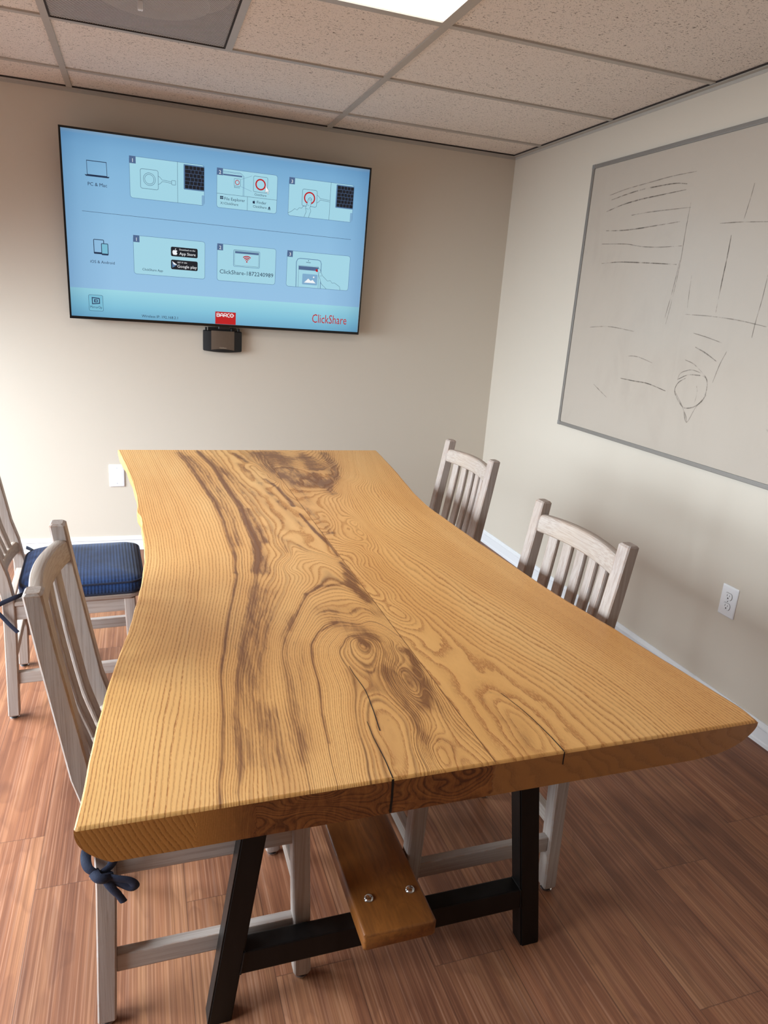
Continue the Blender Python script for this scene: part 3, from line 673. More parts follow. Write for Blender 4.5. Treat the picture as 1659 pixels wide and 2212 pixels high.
obj('duct_ring', bm, plain('pale_duct', srgb(150, 144, 138), 0.6), t, smooth=40)
bm = bmesh.new(); box(bm, -0.008, 0.008, -0.008, 0.008, -0.022, 0.004, 0.003)
o = obj('latch', bm, M_PLATE, t); o.location = (-0.001, -0.001, 0); o['label'] = 'small white latch'

# ================================================================ live edge table
LEFT_EDGE = [(-2.126, -0.952), (-2.094, -1.221), (-2.068, -1.454), (-2.052, -1.669), (-2.0495, -1.79), (-2.052, -1.84), (-2.039, -1.892), (-2.038, -2.008), (-2.032, -2.141), (-2.033, -2.256), (-2.040, -2.390), (-2.050, -2.496), (-2.063, -2.619), (-2.080, -2.727), (-2.092, -2.812), (-2.098, -2.879), (-2.104, -2.943), (-2.106, -2.976), (-2.110, -3.037), (-2.114, -3.109), (-2.118, -3.145)]
RIGHT_EDGE = [(-1.035, -0.952), (-1.060, -1.18), (-1.088, -1.400), (-1.131, -1.695), (-1.144, -1.863), (-1.140, -2.035), (-1.136, -2.228), (-1.127, -2.403), (-1.119, -2.591), (-1.102, -2.725), (-1.094, -2.790), (-1.084, -2.919), (-1.072, -3.033), (-1.066, -3.103), (-1.072, -3.145)]

def resample(pts, step, ys):
    P = [np.array(p) * np.array((1, ys)) for p in pts]
    if len(P) == 1:
        return P
    out = [P[0]]
    for a, b in zip(P[:-1], P[1:]):
        n = max(1, int(round(np.linalg.norm(b - a) / step)))
        for i in range(1, n + 1):
            out.append(a + (b - a) * i / n)
    return out

YS = 0.5
def tps(contours, lam=2e-4, step=0.045):
    X, F = [], []
    for phi, pts in contours:
        for p in resample(pts, step, YS):
            X.append(p); F.append(phi)
    X = np.array(X); F = np.array(F, float)
    X = X + np.random.RandomState(3).normal(0, 1e-5, X.shape)
    n = len(X)
    d2 = ((X[:, None] - X[None]) ** 2).sum(-1)
    K = 0.5 * d2 * np.log(d2 + 1e-12)
    K[np.diag_indices(n)] = lam
    P = np.hstack([np.ones((n, 1)), X])
    A = np.block([[K, P], [P.T, np.zeros((3, 3))]])
    s = np.linalg.lstsq(A, np.concatenate([F, np.zeros(3)]), rcond=None)[0]
    def ev(Q):
        Q = Q * np.array((1, YS))
        out = np.empty(len(Q))
        for i in range(0, len(Q), 8192):
            q = Q[i:i + 8192]
            r2 = ((q[:, None] - X[None]) ** 2).sum(-1)
            out[i:i + 8192] = (0.5 * r2 * np.log(r2 + 1e-12)) @ s[:n] + s[n] + q @ s[n + 1:]
        return out
    return ev

def streak_field(Q):
    d = np.zeros(len(Q))
    keep = np.ones(len(Q))
    for w0, w1, s, pts in STREAKS:
        pts = np.array(pts)
        best = np.zeros(len(Q))
        total = max(1, len(pts) - 1)
        for i, (a, b) in enumerate(zip(pts[:-1], pts[1:])):
            ab = b - a
            tt = np.clip(((Q - a) @ ab) / max(ab @ ab, 1e-9), 0, 1)
            dv = Q - (a + tt[:, None] * ab)
            # streaks stretch along the board: distance along y counts less when the stroke runs across
            dist = np.hypot(dv[:, 0], dv[:, 1] * 0.75)
            w = (w0 + (w1 - w0) * (i + tt) / total) * 0.85
            g = np.exp(-(dist / w) ** 2)
            best = np.maximum(best, g)
        side = np.where(Q[:, 0] < SEAM, 1, 0) == (1 if pts[:, 0].mean() < SEAM else 0)
        wide = max(w0, w1) > 0.02 and pts[:, 1].mean() > -1.6
        m = np.where(side | wide, 1.0, 0.0)
        keep *= 1 - np.clip(best * s * m, 0, 1) * 0.999
    return np.clip(1 - keep, 0, 1)

def build_tabletop(parent):
    NR, NLc, NRc = 600, 220, 150
    ys = np.linspace(-0.952, -3.145, NR)
    ys = np.concatenate([ys[:-1], [-3.1405, -3.1435, -3.145]])
    ys.sort(); ys = ys[::-1]
    R = len(ys)
    def edge(tab):
        p = np.array(tab)[::-1]
        return np.interp(ys, p[:, 1], p[:, 0])
    def soft(a, n=9):
        k = np.ones(n) / n
        return np.convolve(np.pad(a, n // 2, mode='edge'), k, 'valid')
    xl = soft(edge(LEFT_EDGE), 7); xr = soft(edge(RIGHT_EDGE), 9)
    for j, y in enumerate(ys):
        xl[j] += 0.0012 * mnoise.noise(Vector((y * 22, 1.3, 0)))
        xr[j] += 0.0012 * mnoise.noise(Vector((y * 18, 5.3, 0)))
    # arris: drop at the two ends
    drop = np.zeros(R)
    for j, y in enumerate(ys):
        e = min(y + 3.145, -0.952 - y)
        drop[j] = 0.0035 * max(0, 1 - e / 0.005) ** 2
    TS = [0.05, 0.13, 0.25, 0.4, 0.55, 0.7, 0.84, 0.94, 1.0]
    def prof_left(t, y):
        n = mnoise.noise(Vector((y * 5, t * 1.5, 2.2)))
        far = min(1, max(0, (y + 2.5) / 0.7))
        under = 0.040 * t ** 2.4
        flare = -0.002 * math.sin(PI * min(1, t * 1.05)) + 0.006 * n * math.sin(PI * t * .9)
        return under * (1 - far) + far * (flare + 0.02 * t ** 3)
    def prof_right(t, y):
        a = 0.085 + 0.035 * min(1, max(0, (-2.6 - y) / 0.4))
        return a * (1 - math.sqrt(max(0, 1 - t * t))) + 0.004 * mnoise.noise(Vector((y * 4, t * 2, 7.7))) * math.sin(PI * t)
    T = ZT - ZU
    verts, faces, A_ring, A_dark, A_end, A_brd = [], [], [], [], [], []
    uL = np.linspace(0, 1, NLc); uR = np.linspace(0, 1, NRc)
    XLg = xl[:, None] + (SEAM - xl)[:, None] * uL[None]
    XRg = SEAM + (xr - SEAM)[:, None] * uR[None]
    evL, evR = tps(GRAIN_L), tps(GRAIN_R)
    YL = np.repeat(ys[:, None], NLc, 1); YR = np.repeat(ys[:, None], NRc, 1)
    rL = evL(np.stack([XLg.ravel(), YL.ravel()], 1)).reshape(R, NLc)
    rR = evR(np.stack([XRg.ravel(), YR.ravel()], 1)).reshape(R, NRc)
    dL = streak_field(np.stack([XLg.ravel(), YL.ravel()], 1)).reshape(R, NLc)
    dR = streak_field(np.stack([XRg.ravel(), YR.ravel()], 1)).reshape(R, NRc)
    npf = len(TS)
    per = NLc + NRc + 2 * npf
    for j in range(R):
        y = float(ys[j])
        z = ZT - drop[j]
        for i in range(NLc):
            rise = 0.0022 if i == 0 else 0
            verts.append((XLg[j, i], y, z - rise)); A_ring.append(rL[j, i]); A_dark.append(dL[j, i]); A_end.append(0); A_brd.append(0)
        for i in range(NRc):
            rise = 0.0022 if i == NRc - 1 else 0
            verts.append((XRg[j, i], y, z - rise)); A_ring.append(rR[j, i]); A_dark.append(dR[j, i]); A_end.append(0); A_brd.append(1)
        for k, t in enumerate(TS):
            verts.append((xr[j] - prof_right(t, y), y, ZT - T * t)); A_ring.append(rR[j, -1] + 5 * t); A_dark.append(0.15); A_end.append(0.6); A_brd.append(1)
        for k, t in enumerate(TS[::-1]):
            verts.append((xl[j] + prof_left(t, y), y, ZT - T * t)); A_ring.append(-7 * t); A_dark.append(0.0); A_end.append(0.25); A_brd.append(0)
    skip = NLc - 1
    for j in range(R - 1):
        b0, b1 = j * per, (j + 1) * per
        for i in range(per):
            if i == skip:
                continue
            k = (i + 1) % per
            faces.append((b0 + i, b1 + i, b1 + k, b0 + k))
    # sawn ends
    tv = [0.0] + TS
    for (y, jj, sgn) in ((-3.145, R - 1, 1), (-0.952, 0, -1)):
        NU = 240
        tt = np.linspace(0, 1, 16)
        base = len(verts)
        for t in tt:
            a = xl[jj] + prof_left(t, y) if t > 0.05 else xl[jj]
            b = xr[jj] - prof_right(t, y) if t > 0.05 else xr[jj]
            z = (ZT - drop[jj]) * (1 - t) + ZU * t
            for i in range(NU):
                u = i / (NU - 1)
                x = a + (b - a) * u
                verts.append((x, y, z))
                sw = mnoise.noise(Vector((x * 7, z * 16, 3.1))) * 1.6 + mnoise.noise(Vector((x * 19, z * 34, 9.1))) * 0.5
                if x < SEAM:
                    rr = math.hypot(x + 1.55, (z - 1.02) * 0.9) / 0.0062
                    k = min(1, max(0, (x + 1.975) / 0.07 + (ZT - z) * 0.0 + 0.25 * sw * 0.3))
                    rr2 = sw * 7 + (z * 60 + x * 14)
                    A_ring.append(rr * (1 - k) + rr2 * k); A_dark.append(0.88 * k); A_brd.append(0.0)
                else:
                    A_ring.append(x * 26 + z * 30 + sw * 0.8); A_dark.append(0.12); A_brd.append(1.0)
                A_end.append(1.0)
        for a in range(len(tt) - 1):
            for i in range(NU - 1):
                q = [base + a * NU + i, base + (a + 1) * NU + i, base + (a + 1) * NU + i + 1, base + a * NU + i + 1]
                faces.append(tuple(q if sgn > 0 else q[::-1]))
    me = bpy.data.meshes.new('tabletop')
    me.from_pydata(verts, [], faces)
    for nm, arr in (('ring', A_ring), ('dark', A_dark), ('endg', A_end), ('board', A_brd)):
        at = me.attributes.new(nm, 'FLOAT', 'POINT')
        at.data.foreach_set('value', np.array(arr, np.float32))
    me.update()
    o = link('tabletop', me, M_SLAB, parent)
    for p in me.polygons:
        p.use_smooth = True
    me.set_sharp_from_angle(angle=math.radians(38))
    return o

def ribbon(bm, pts, w0, w1, z):
    P = smooth_path([(p[0], p[1], z) for p in pts], 5)
    n = len(P)
    Vv = []
    for i, p in enumerate(P):
        d = (P[min(i + 1, n - 1)] - P[max(0, i - 1)]).normalized()
        s = Vector((-d.y, d.x, 0))
        w = (w0 + (w1 - w0) * i / (n - 1)) / 2
        jit = 0.0004 * mnoise.noise(Vector((p.x * 90, p.y * 60, 0)))
        Vv.append((bm.verts.new(p + s * (w + jit)), bm.verts.new(p - s * (w - jit))))
    for a, b in zip(Vv[:-1], Vv[1:]):
        bm.faces.new((a[0], a[1], b[1], b[0]))

table = thing('conference_table', 'long live-edge wooden slab table on black steel A-frame legs', 'table')
top = build_tabletop(table)
top['label'] = 'honey coloured two-board ash slab with brown heart streaks and a knot'
def crack(bm):
    c = obj('drying_crack', bm, M_CRACK, top); c['label'] = 'black hairline crack'
bm = bmesh.new()
ribbon(bm, CRACKS[0], 0.0010, 0.0018, ZT + 0.0005)
crack(bm); bm = bmesh.new()
ribbon(bm, CRACKS[1][:-1] + [(-1.7165, -3.1445)], 0.0009, 0.0018, ZT + 0.0005)
crack(bm); bm = bmesh.new()
ribbon(bm, CRACKS[2][:-1] + [(-1.4455, -3.1445)], 0.0010, 0.0018, ZT + 0.0005)
crack(bm)
def end_crack(bm, x, w, z0, z1):
    n = 8
    V = []
    for i in range(n + 1):
        z = z0 + (z1 - z0) * i / n
        jx = 0.0012 * mnoise.noise(Vector((x * 10, z * 60, 0)))
        ww = w / 2
        V.append((bm.verts.new((x + jx - ww, -3.1455, z)), bm.verts.new((x + jx + ww, -3.1455, z))))
    for a, b in zip(V[:-1], V[1:]):
        bm.faces.new((a[0], a[1], b[1], b[0]))
bm = bmesh.new(); end_crack(bm, -1.7165, 0.0035, ZU + 0.001, ZT)
crack(bm); bm = bmesh.new(); end_crack(bm, -1.4455, 0.0020, ZT - 0.022, ZT)
crack(bm)
bm = bmesh.new()
ribbon(bm, [(SEAM, -0.954), (SEAM, -1.6), (SEAM, -2.4), (SEAM, -3.1445)], 0.0012, 0.0012, ZT + 0.0003)
obj('glue_seam', bm, M_SEAM, top)

# steel frames
FRY0, FRY1 = -2.838, -2.796
CX = -1.567
def frame(y0, y1):
    zt = ZU - 0.006
    for s in (-1, 1):
        bm = bmesh.new()
        o0 = 0.372; slope = 0.1415; w = 0.047
        a = CX + s * o0; b = CX + s * (o0 - slope * zt)
        poly = [(a, 0.0), (a - s * w, 0.0), (b - s * w, zt), (b, zt)]
        A, B = prism(bm, poly, 'y', y0, y1)
        es = [e for e in bm.edges if abs((e.verts[0].co - e.verts[1].co).z) > 0.3]
        bmesh.ops.bevel(bm, geom=es, offset=0.003, segments=2, affect='EDGES')
        obj('leg', bm, M_STEEL, table)
    hw = 0.372 - 0.1415 * 0.14 - 0.047
    bm = bmesh.new()
    box(bm, CX - hw - 0.003, CX + hw + 0.003, y0 + 0.001, y1 - 0.001, 0.112, 0.165, 0.003)
    for s in (-1, 1):   # weld bead
        tube(bm, [(CX + s * 0.3090, y0 + 0.0005, 0.114), (CX + s * 0.3020, y0 + 0.0005, 0.1645), (CX + s * 0.3020, y1 - 0.002, 0.1650)], 0.0022, 6)
    obj('crossbar', bm, M_STEEL, table)
    bm = bmesh.new(); box(bm, CX - 0.33, CX + 0.33, y0 - 0.02, y1 + 0.02, zt, ZU - 0.0002, 0.001, 1)
    obj('top_plate', bm, M_STEEL, table)
frame(FRY0, FRY1)
frame(-1.312, -1.27)
# long timber beam bolted over the crossbars
bm = bmesh.new()
ys_ = [-2.897, -2.893, -2.7, -2.3, -1.9, -1.5, -1.217, -1.213]
rings = []
for i, y in enumerate(ys_):
    k = 0.004 if i in (0, len(ys_) - 1) else 0
    w = 0.002 * mnoise.noise(Vector((y * 3, 0, 4)))
    pts = rrect(0.077 - k + w, 0.0198 - k, 0.006, 3)
    rings.append([(-1.5705 + p[0], y, 0.185 + p[1]) for p in pts])
loft(bm, rings)
beam = obj('stretcher_beam', bm, M_BEAM, table, smooth=50)
beam['label'] = 'orange-brown timber stretcher'
for (bx, by) in ((-1.612, -2.812), (-1.521, -2.812), (-1.612, -1.29), (-1.521, -1.29)):
    bm = bmesh.new()
    lathe(bm, [(0.0105, 0), (0.0105, 0.0015), (0.009, 0.004), (0.006, 0.0058), (0.002, 0.0066), (0.0001, 0.0067)], 20, (bx, by, 0.2046))
    b = obj('bolt', bm, M_CHROME, beam, smooth=40)
    b['label'] = 'shiny domed bolt head'
# ================================================================ chairs
HW = 0.198
def make_chair(label):
    root = thing('slat_back_chair', label, 'chair', (0, 0, 0), 0, 'washed wood slat-back chairs around the table')
    PW = 0.019
    def post_x(z):
        return float(np.interp(z, [0.0, 0.33, 0.42, 0.50, 0.57, 0.694, 0.805, 0.915], [-0.011, 0.0, 0.001, -0.011, -0.030, -0.050, -0.068, -0.084]))
    for s in (-1, 1):
        bm = bmesh.new()
        rings = []
        for z in (0.012, 0.016, 0.18, 0.33, 0.42, 0.46, 0.50, 0.535, 0.57, 0.694, 0.805, 0.911, 0.915):
            dep = float(np.interp(z, [0, 0.42, 0.6, 0.915], [0.034, 0.036, 0.034, 0.029]))
            k = 0.0025 if z == 0.012 else (0.004 if z == 0.915 else 0)
            rings.append([(post_x(z) + p[0], s * (HW - PW) + p[1], z) for p in rrect(dep / 2 - k, PW - k, 0.003, 1)])
        loft(bm, rings)
        leg = obj('back_post', bm, M_PWZ, root, smooth=20)
        glide(leg, post_x(0.0), s * (HW - PW))
    for s in (-1, 1):
        bm = bmesh.new()
        rings = []
        for z in (0.012, 0.018, 0.1, 0.25, 0.398):
            k = 0.002 if z == 0.012 else 0
            rings.append([(0.375 - 0.017 * z / 0.4 + p[0], s * (HW - 0.019) + p[1], z) for p in rrect(0.0185 - k, 0.0185 - k, 0.008, 3)])
        loft(bm, rings)
        leg = obj('front_leg', bm, M_PWZ, root, smooth=20)
        glide(leg, 0.375, s * (HW - 0.019))
    # seat board with eased edges
    bm = bmesh.new()
    outline = [(0.0185, HW - 0.001), (0.0185, -HW + 0.001), (0.36, -HW - 0.004), (0.388, -HW + 0.012), (0.398, -0.1), (0.400, 0.0), (0.398, 0.1), (0.388, HW - 0.012), (0.36, HW + 0.004)]
    cx, cy = 0.2, 0.0
    rings = []
    for z, k in ((0.399, 0.985), (0.402, 1.0), (0.411, 1.0), (0.415, 0.985)):
        rings.append([(cx + (p[0] - cx) * k, cy + (p[1] - cy) * k, z) for p in outline])
    loft(bm, rings)
    obj('seat', bm, M_PWX, root, smooth=35)
    # aprons
    for (x0, x1, y0, y1, m) in ((0.0175, 0.343, -HW + 0.006, -HW + 0.026, M_PWX), (0.0175, 0.343, HW - 0.026, HW - 0.006, M_PWX), (0.345, 0.366, -HW + 0.038, HW - 0.038, M_PWY), (-0.010, 0.010, -HW + 0.038, HW - 0.038, M_PWY)):
        bm = bmesh.new(); box(bm, x0, x1, y0, y1, 0.352, 0.3985, 0.002, 2)
        obj('apron', bm, m, root)
    # stretchers
    for s in (-1, 1):
        bm = bmesh.new(); box(bm, 0.010, 0.354, s * (HW - 0.019) - 0.011, s * (HW - 0.019) + 0.011, 0.125, 0.165, 0.003, 2)
        obj('stretcher', bm, M_PWX, root)
    bm = bmesh.new(); box(bm, -0.014, 0.006, -HW + 0.037, HW - 0.037, 0.182, 0.218, 0.003, 2)
    obj('stretcher', bm, M_PWY, root)
    bm = bmesh.new(); box(bm, 0.357, 0.377, -HW + 0.037, HW - 0.037, 0.198, 0.232, 0.003, 2)
    obj('stretcher', bm, M_PWY, root)
    # rails: bowed backwards, top one arched
    E = HW - 2 * PW + 0.001
    def rail(name, z0, z1, arch, bow, th):
        bm = bmesh.new()
        rings = []
        n = 18
        for i in range(n + 1):
            y = -E + 2 * E * i / n
            q = 1 - (y / E) ** 2
            zt, zb = z1 + arch * q, z0 + arch * 0.35 * q
            hz = (zt - zb) / 2; zc = (zt + zb) / 2
            rings.append([(post_x(zc + p[1]) - bow * q + p[0], y, zc + p[1]) for p in rrect(th / 2, hz, min(0.008, th * 0.4), 3)])
        loft(bm, rings)
        return obj(name, bm, M_PWY, root, smooth=20)
    rail('top_rail', 0.834, 0.882, 0.006, 0.020, 0.024)
    rail('lower_rail', 0.455, 0.496, 0.0, 0.020, 0.022)
    for k in range(-2, 3):
        y = 0.0545 * k
        q = 1 - (y / E) ** 2
        bm = bmesh.new()
        rings = []
        n = 12
        for i in range(n + 1):
            t = i / n
            z = 0.49 + (0.842 - 0.49) * t
            bow = 0.020 + 0.005 * t + 0.006 * math.sin(PI * t)
            ca, sa = math.cos(-2 * bow * y / E ** 2), math.sin(-2 * bow * y / E ** 2)
            rings.append([(post_x(z) - bow * q + p[0] * ca + p[1] * -sa, y + p[0] * sa + p[1] * ca, z) for p in rrect(0.007, 0.0168, 0.005, 2)])
        loft(bm, rings)
        obj('slat', bm, M_PWZ, root, smooth=20)
    return root

def glide(leg, x, y):
    bm = bmesh.new(); lathe(bm, [(0.0115, 0.0045), (0.0115, 0.0125)], 16, (x, y, 0))
    lathe(bm, [(0.0135, 0.0), (0.015, 0.001), (0.015, 0.003), (0.0115, 0.0046)], 16, (x, y, 0))
    me_idx = [f for f in bm.faces if all(v.co.z < 0.0047 for v in f.verts)]
    for f in me_idx:
        f.material_index = 1
    g = obj('glide', bm, [M_RUBBER, M_CHROME], leg, smooth=40)
    g['label'] = 'black foot on a shiny metal disc'

chair = make_chair('worn grey wooden chair in the left foreground, tucked under the near end of the table')
chair.location = (-2.113, -2.592, 0)
c2 = copy_tree(chair); c2.location = (-2.452, -1.440, 0); c2.rotation_euler[2] = math.radians(3.0)
c2['label'] = 'wooden chair pulled out from the table, a large blue cushion showing on its seat'
c3 = copy_tree(chair); c3.location = (-1.106, -2.522, 0); c3.rotation_euler[2] = PI
c3['label'] = 'pale wooden chair on the whiteboard side of the table, closer to the wall outlet'
c4 = copy_tree(chair); c4.location = (-1.005, -1.678, 0); c4.rotation_euler[2] = PI
c4['label'] = 'pale wooden chair on the whiteboard side of the table, closer to the room corner'

# ================================================================ seat cushions
M_NAVYX = mat_navy('navy_ribbed_top', 'x')
def cushion_outline(k, r_front=0.055, r_back=0.085):
    x0, x1, hy = 0.022 + k, 0.402 - k, 0.202 - k
    pts = []
    for cx, cy, r, a0 in ((x1, hy, max(.01, r_front - k), 0), (x0, hy, max(.01, r_back - k), 90), (x0, -hy, max(.01, r_back - k), 180), (x1, -hy, max(.01, r_front - k), 270)):
        sx = cx - r if cx == x1 else cx + r
        sy = cy - r if cy == hy else cy + r
        for i in range(9):
            a = math.radians(a0 + 90 * i / 8)
            pts.append((sx + r * math.cos(a), sy + r * math.sin(a)))
    return pts
def make_cushion(label, loc, rz, ties, dy=0.0):
    root = thing('seat_cushion', label, 'cushion', loc, rz, 'navy seat cushions')
    bm = bmesh.new()
    rings = []
    for z, k in ((0.4165, 0.012), (0.418, 0.005), (0.424, 0.001), (0.434, -0.003), (0.446, -0.002), (0.455, 0.003)):
        rings.append([(p[0], p[1], z) for p in cushion_outline(k)])
    for k, z in ((0.010, 0.4615), (0.025, 0.4675), (0.05, 0.473), (0.09, 0.477), (0.14, 0.479), (0.18, 0.4795)):
        rings.append([(p[0], p[1], z + 0.0012 * mnoise.noise(Vector((p[0] * 14, p[1] * 14, z)))) for p in cushion_outline(k)])
    loft(bm, rings)
    obj('pad', bm, M_NAVYX, root, smooth=60).location = (0, dy, 0)
    bm = bmesh.new()
    for z, k in ((0.4555, 0.003), (0.4205, 0.002)):
        P = [Vector((p[0], p[1], z)) for p in cushion_outline(k)]
        P = [P[i] for i in range(len(P)) if (P[i] - P[i - 1]).length > 1e-5]
        P.append(P[0]); P.append(P[1])
        tube(bm, P, 0.0036, 6)
    obj('piping', bm, M_NAVYT, root, smooth=60).location = (0, dy, 0)
    for pts in ties:
        bm = bmesh.new()
        for path, rad, flat in pts:
            tube(bm, smooth_path(path, 5), rad, 8, flat, (0, 1, 0.2))
        obj('tie', bm, M_NAVYT, root, smooth=60)
    return root
y_ = -HW - 0.006
bow = [([(0.035, -0.175, 0.430), (0.022, -0.208, 0.420), (0.012, -0.2105, 0.395), (-0.004, -0.212, 0.382)], 0.008, 0.35),
       ([(-0.024, -0.170, 0.425), (-0.030, -0.196, 0.412), (-0.026, -0.210, 0.396), (-0.010, -0.213, 0.381)], 0.009, 0.4),
       ([(-0.018, -0.210, 0.386), (-0.010, -0.218, 0.379), (0.002, -0.218, 0.375), (0.008, -0.211, 0.372)], 0.011, 0.7),
       ([(0.000, -0.214, 0.376), (0.020, -0.220, 0.372), (0.042, -0.222, 0.364), (0.050, -0.222, 0.352), (0.044, -0.220, 0.345), (0.026, -0.217, 0.356), (0.002, -0.213, 0.371)], 0.0085, 0.4),
       ([(0.000, -0.214, 0.374), (0.010, -0.219, 0.354), (0.022, -0.219, 0.334), (0.030, -0.218, 0.316)], [0.0085] * 5 + [0.008] * 5 + [0.007] * 6, 0.4)]
make_cushion('dark blue cushion tied with a bow to the foreground chair, mostly hidden by the table', (-2.113, -2.592, 0), 0.0, [bow], 0.014)
band = [([(0.052, -0.185, 0.440), (0.024, -0.207, 0.438), (-0.012, -0.209, 0.424), (-0.040, -0.211, 0.411)], 0.008, 0.2),
        ([(-0.040, -0.211, 0.411), (-0.052, -0.190, 0.408), (-0.050, -0.165, 0.407)], 0.008, 0.2),
        ([(-0.044, -0.212, 0.408), (-0.026, -0.211, 0.382), (-0.004, -0.211, 0.348), (0.018, -0.211, 0.318)], 0.0065, 0.2)]
far_tie = [([(0.05, 0.18, 0.445), (0.03, 0.20, 0.452), (0.018, 0.208, 0.456)], 0.007, 0.3)]
make_cushion('royal blue ribbed seat cushion lying on the pulled-out chair at the left', (-2.447, -1.440, 0), math.radians(3.0), [band, far_tie])

# ================================================================ wall plates
def plate_mesh(hy, hz, d):
    bm = bmesh.new()
    rings = []
    for k, x in ((0, 0), (0, d * 0.45), (0.003, d * 0.9), (0.0055, d)):
        rings.append([(-x, p[0], p[1]) for p in rrect(hy - k, hz - k, 0.004, 2)])
    loft(bm, rings)
    return bm
t = thing('wall_outlet', 'white duplex power outlet on the right wall beside the table', 'outlet', (XR, -2.064, 0.427))
obj('cover_plate', plate_mesh(0.0375, 0.059, 0.006), M_PLATE, t, smooth=30)
for s in (-1, 1):
    bm = bmesh.new()
    pts = []
    for i in range(28):
        a = 2 * PI * i / 28
        pts.append((0.0165 * math.cos(a), max(-0.0125, min(0.0125, 0.0165 * math.sin(a)))))
    rings = [[(-0.0055, p[0], p[1] + s * 0.0195) for p in pts], [(-0.0078, p[0], p[1] + s * 0.0195) for p in pts], [(-0.0082, p[0] * .96, p[1] * .96 + s * 0.0195) for p in pts]]
    loft(bm, rings)
    f = obj('socket_face', bm, M_PLATE, t, smooth=30)
    bm = bmesh.new()
    zc = s * 0.0195
    box(bm, -0.0085, -0.0075, 0.0050, 0.0066, zc - 0.001, zc + 0.0075)
    box(bm, -0.0085, -0.0075, -0.0066, -0.0050, zc, zc + 0.0065)
    prism(bm, [(0.0028 * math.cos(a * PI / 8), zc - 0.0068 + 0.0028 * math.sin(a * PI / 8)) for a in range(16)], 'x', -0.0085, -0.0075)
    obj('slot', bm, M_SLOT, f)
    # shadow around the face, drawn as a thin dark line
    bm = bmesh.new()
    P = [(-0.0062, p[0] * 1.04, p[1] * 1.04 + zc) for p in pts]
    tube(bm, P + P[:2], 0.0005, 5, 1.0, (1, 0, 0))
    obj('shadow_line', bm, M_SLOT, f)
bm = bmesh.new(); prism(bm, [(0.0022 * math.cos(a * PI / 6), 0.0022 * math.sin(a * PI / 6)) for a in range(12)], 'x', -0.0072, -0.0055)
obj('screw', bm, M_ALU, t)

t = thing('blank_cover_plate', 'blank white wall plate low on the television wall, behind the table end', 'wall plate', (-2.167, YB, 0.420), -PI / 2)
t.rotation_euler = (0, 0, PI / 2)
obj('cover_plate', plate_mesh(0.039, 0.061, 0.006), M_PLATE, t, smooth=30)
for s in (-1, 1):
    bm = bmesh.new(); prism(bm, [(0.003 * math.cos(a * PI / 6), s * 0.042 + 0.003 * math.sin(a * PI / 6)) for a in range(12)], 'x', -0.0068, -0.0055)
    obj('screw', bm, plain('pale_screw', srgb(205, 205, 208), 0.4), t)

# ================================================================ whiteboard
WY0, WY1, WZ0, WZ1 = -3.245, -0.806, 0.870, 2.080
t = thing('whiteboard', 'large whiteboard with grey frame and faded marker lines on the right wall', 'whiteboard', (XR, (WY0 + WY1) / 2, WZ0))
cy = (WY0 + WY1) / 2; hy = (WY1 - WY0) / 2; hz = WZ1 - WZ0
bm = bmesh.new(); box(bm, -0.011, -0.001, -hy + .004, hy - .004, 0.004, hz - .004)
panel = obj('board_panel', bm, M_BOARD, t)
FR = 0.017
for (a, b, c, d) in ((-hy, hy, 0, FR), (-hy, hy, hz - FR, hz), (-hy, -hy + FR, FR, hz - FR), (hy - FR, hy, FR, hz - FR)):
    bm = bmesh.new(); box(bm, -0.0165, -0.0005, a, b, c, d, 0.002, 2)
    obj('frame_bar', bm, M_ALU, t)
for y in (-hy, hy):
    for z in (0, hz):
        sy = 1 if y < 0 else -1; sz = 1 if z == 0 else -1
        bm = bmesh.new(); box(bm, -0.0175, 0.0, min(y - sy * .001, y + sy * .02), max(y - sy * .001, y + sy * .02), min(z - sz * .001, z + sz * .02), max(z - sz * .001, z + sz * .02), 0.002, 2)
        obj('corner_cap', bm, plain('corner_grey', srgb(132, 128, 124), 0.5), t)
def wb_stroke(pts, w, m):
    bm = bmesh.new()
    P = smooth_path([(-0.0114, p[0] - cy, p[1] - WZ0) for p in pts], 6)
    n = len(P); V = []
    for i, p in enumerate(P):
        d = (P[min(i + 1, n - 1)] - P[max(0, i - 1)]).normalized()
        s = Vector((0, -d.z, d.y))
        ww = w * (0.55 + 0.45 * math.sin(PI * min(1, (i + 1) / n)))
        V.append((bm.verts.new(p + s * ww / 2), bm.verts.new(p - s * ww / 2)))
    for a, b in zip(V[:-1], V[1:]):
        bm.faces.new((a[0], a[1], b[1], b[0]))
    o = obj('marker_line', bm, m, panel)
    o['label'] = 'dark grey marker line' if m is M_MARK2 else 'faint half-erased marker line'
BOLD = {0, 1, 3, 5, 10, 15, 18, 21}
for i, st in enumerate(STROKES):
    wb_stroke(st, 0.0046 if i in BOLD else 0.0036, M_MARK2 if i in BOLD else M_MARK)
# ================================================================ television
TW, TH = 1.4658, 1.4658 * 9 / 16 + 0.012
tv = thing('television', 'wide flat-screen television on the back wall showing blue connection instructions', 'television', (-2.3508, -0.07, 1.227))
tv.rotation_euler = (math.atan(0.0832), 0, 0)
bm = bmesh.new(); box(bm, 0, TW, 0.002, 0.026, 0, TH, 0.004, 2)
obj('housing', bm, M_TVBLK, tv)
bm = bmesh.new(); box(bm, 0.25, TW - 0.25, 0.026, 0.045, 0.12, 0.55, 0.008, 2)
obj('rear_cover', bm, M_DEVBLK, tv)
B = 0.009
for (a, b, c, d) in ((0, TW, 0, B + .004), (0, TW, TH - B, TH), (0, B, B + .004, TH - B), (TW - B, TW, B + .004, TH - B)):
    bm = bmesh.new(); box(bm, a, b, -0.0025, 0.003, c, d, 0.001, 1)
    obj('bezel', bm, M_TVBLK, tv)
bm = bmesh.new()
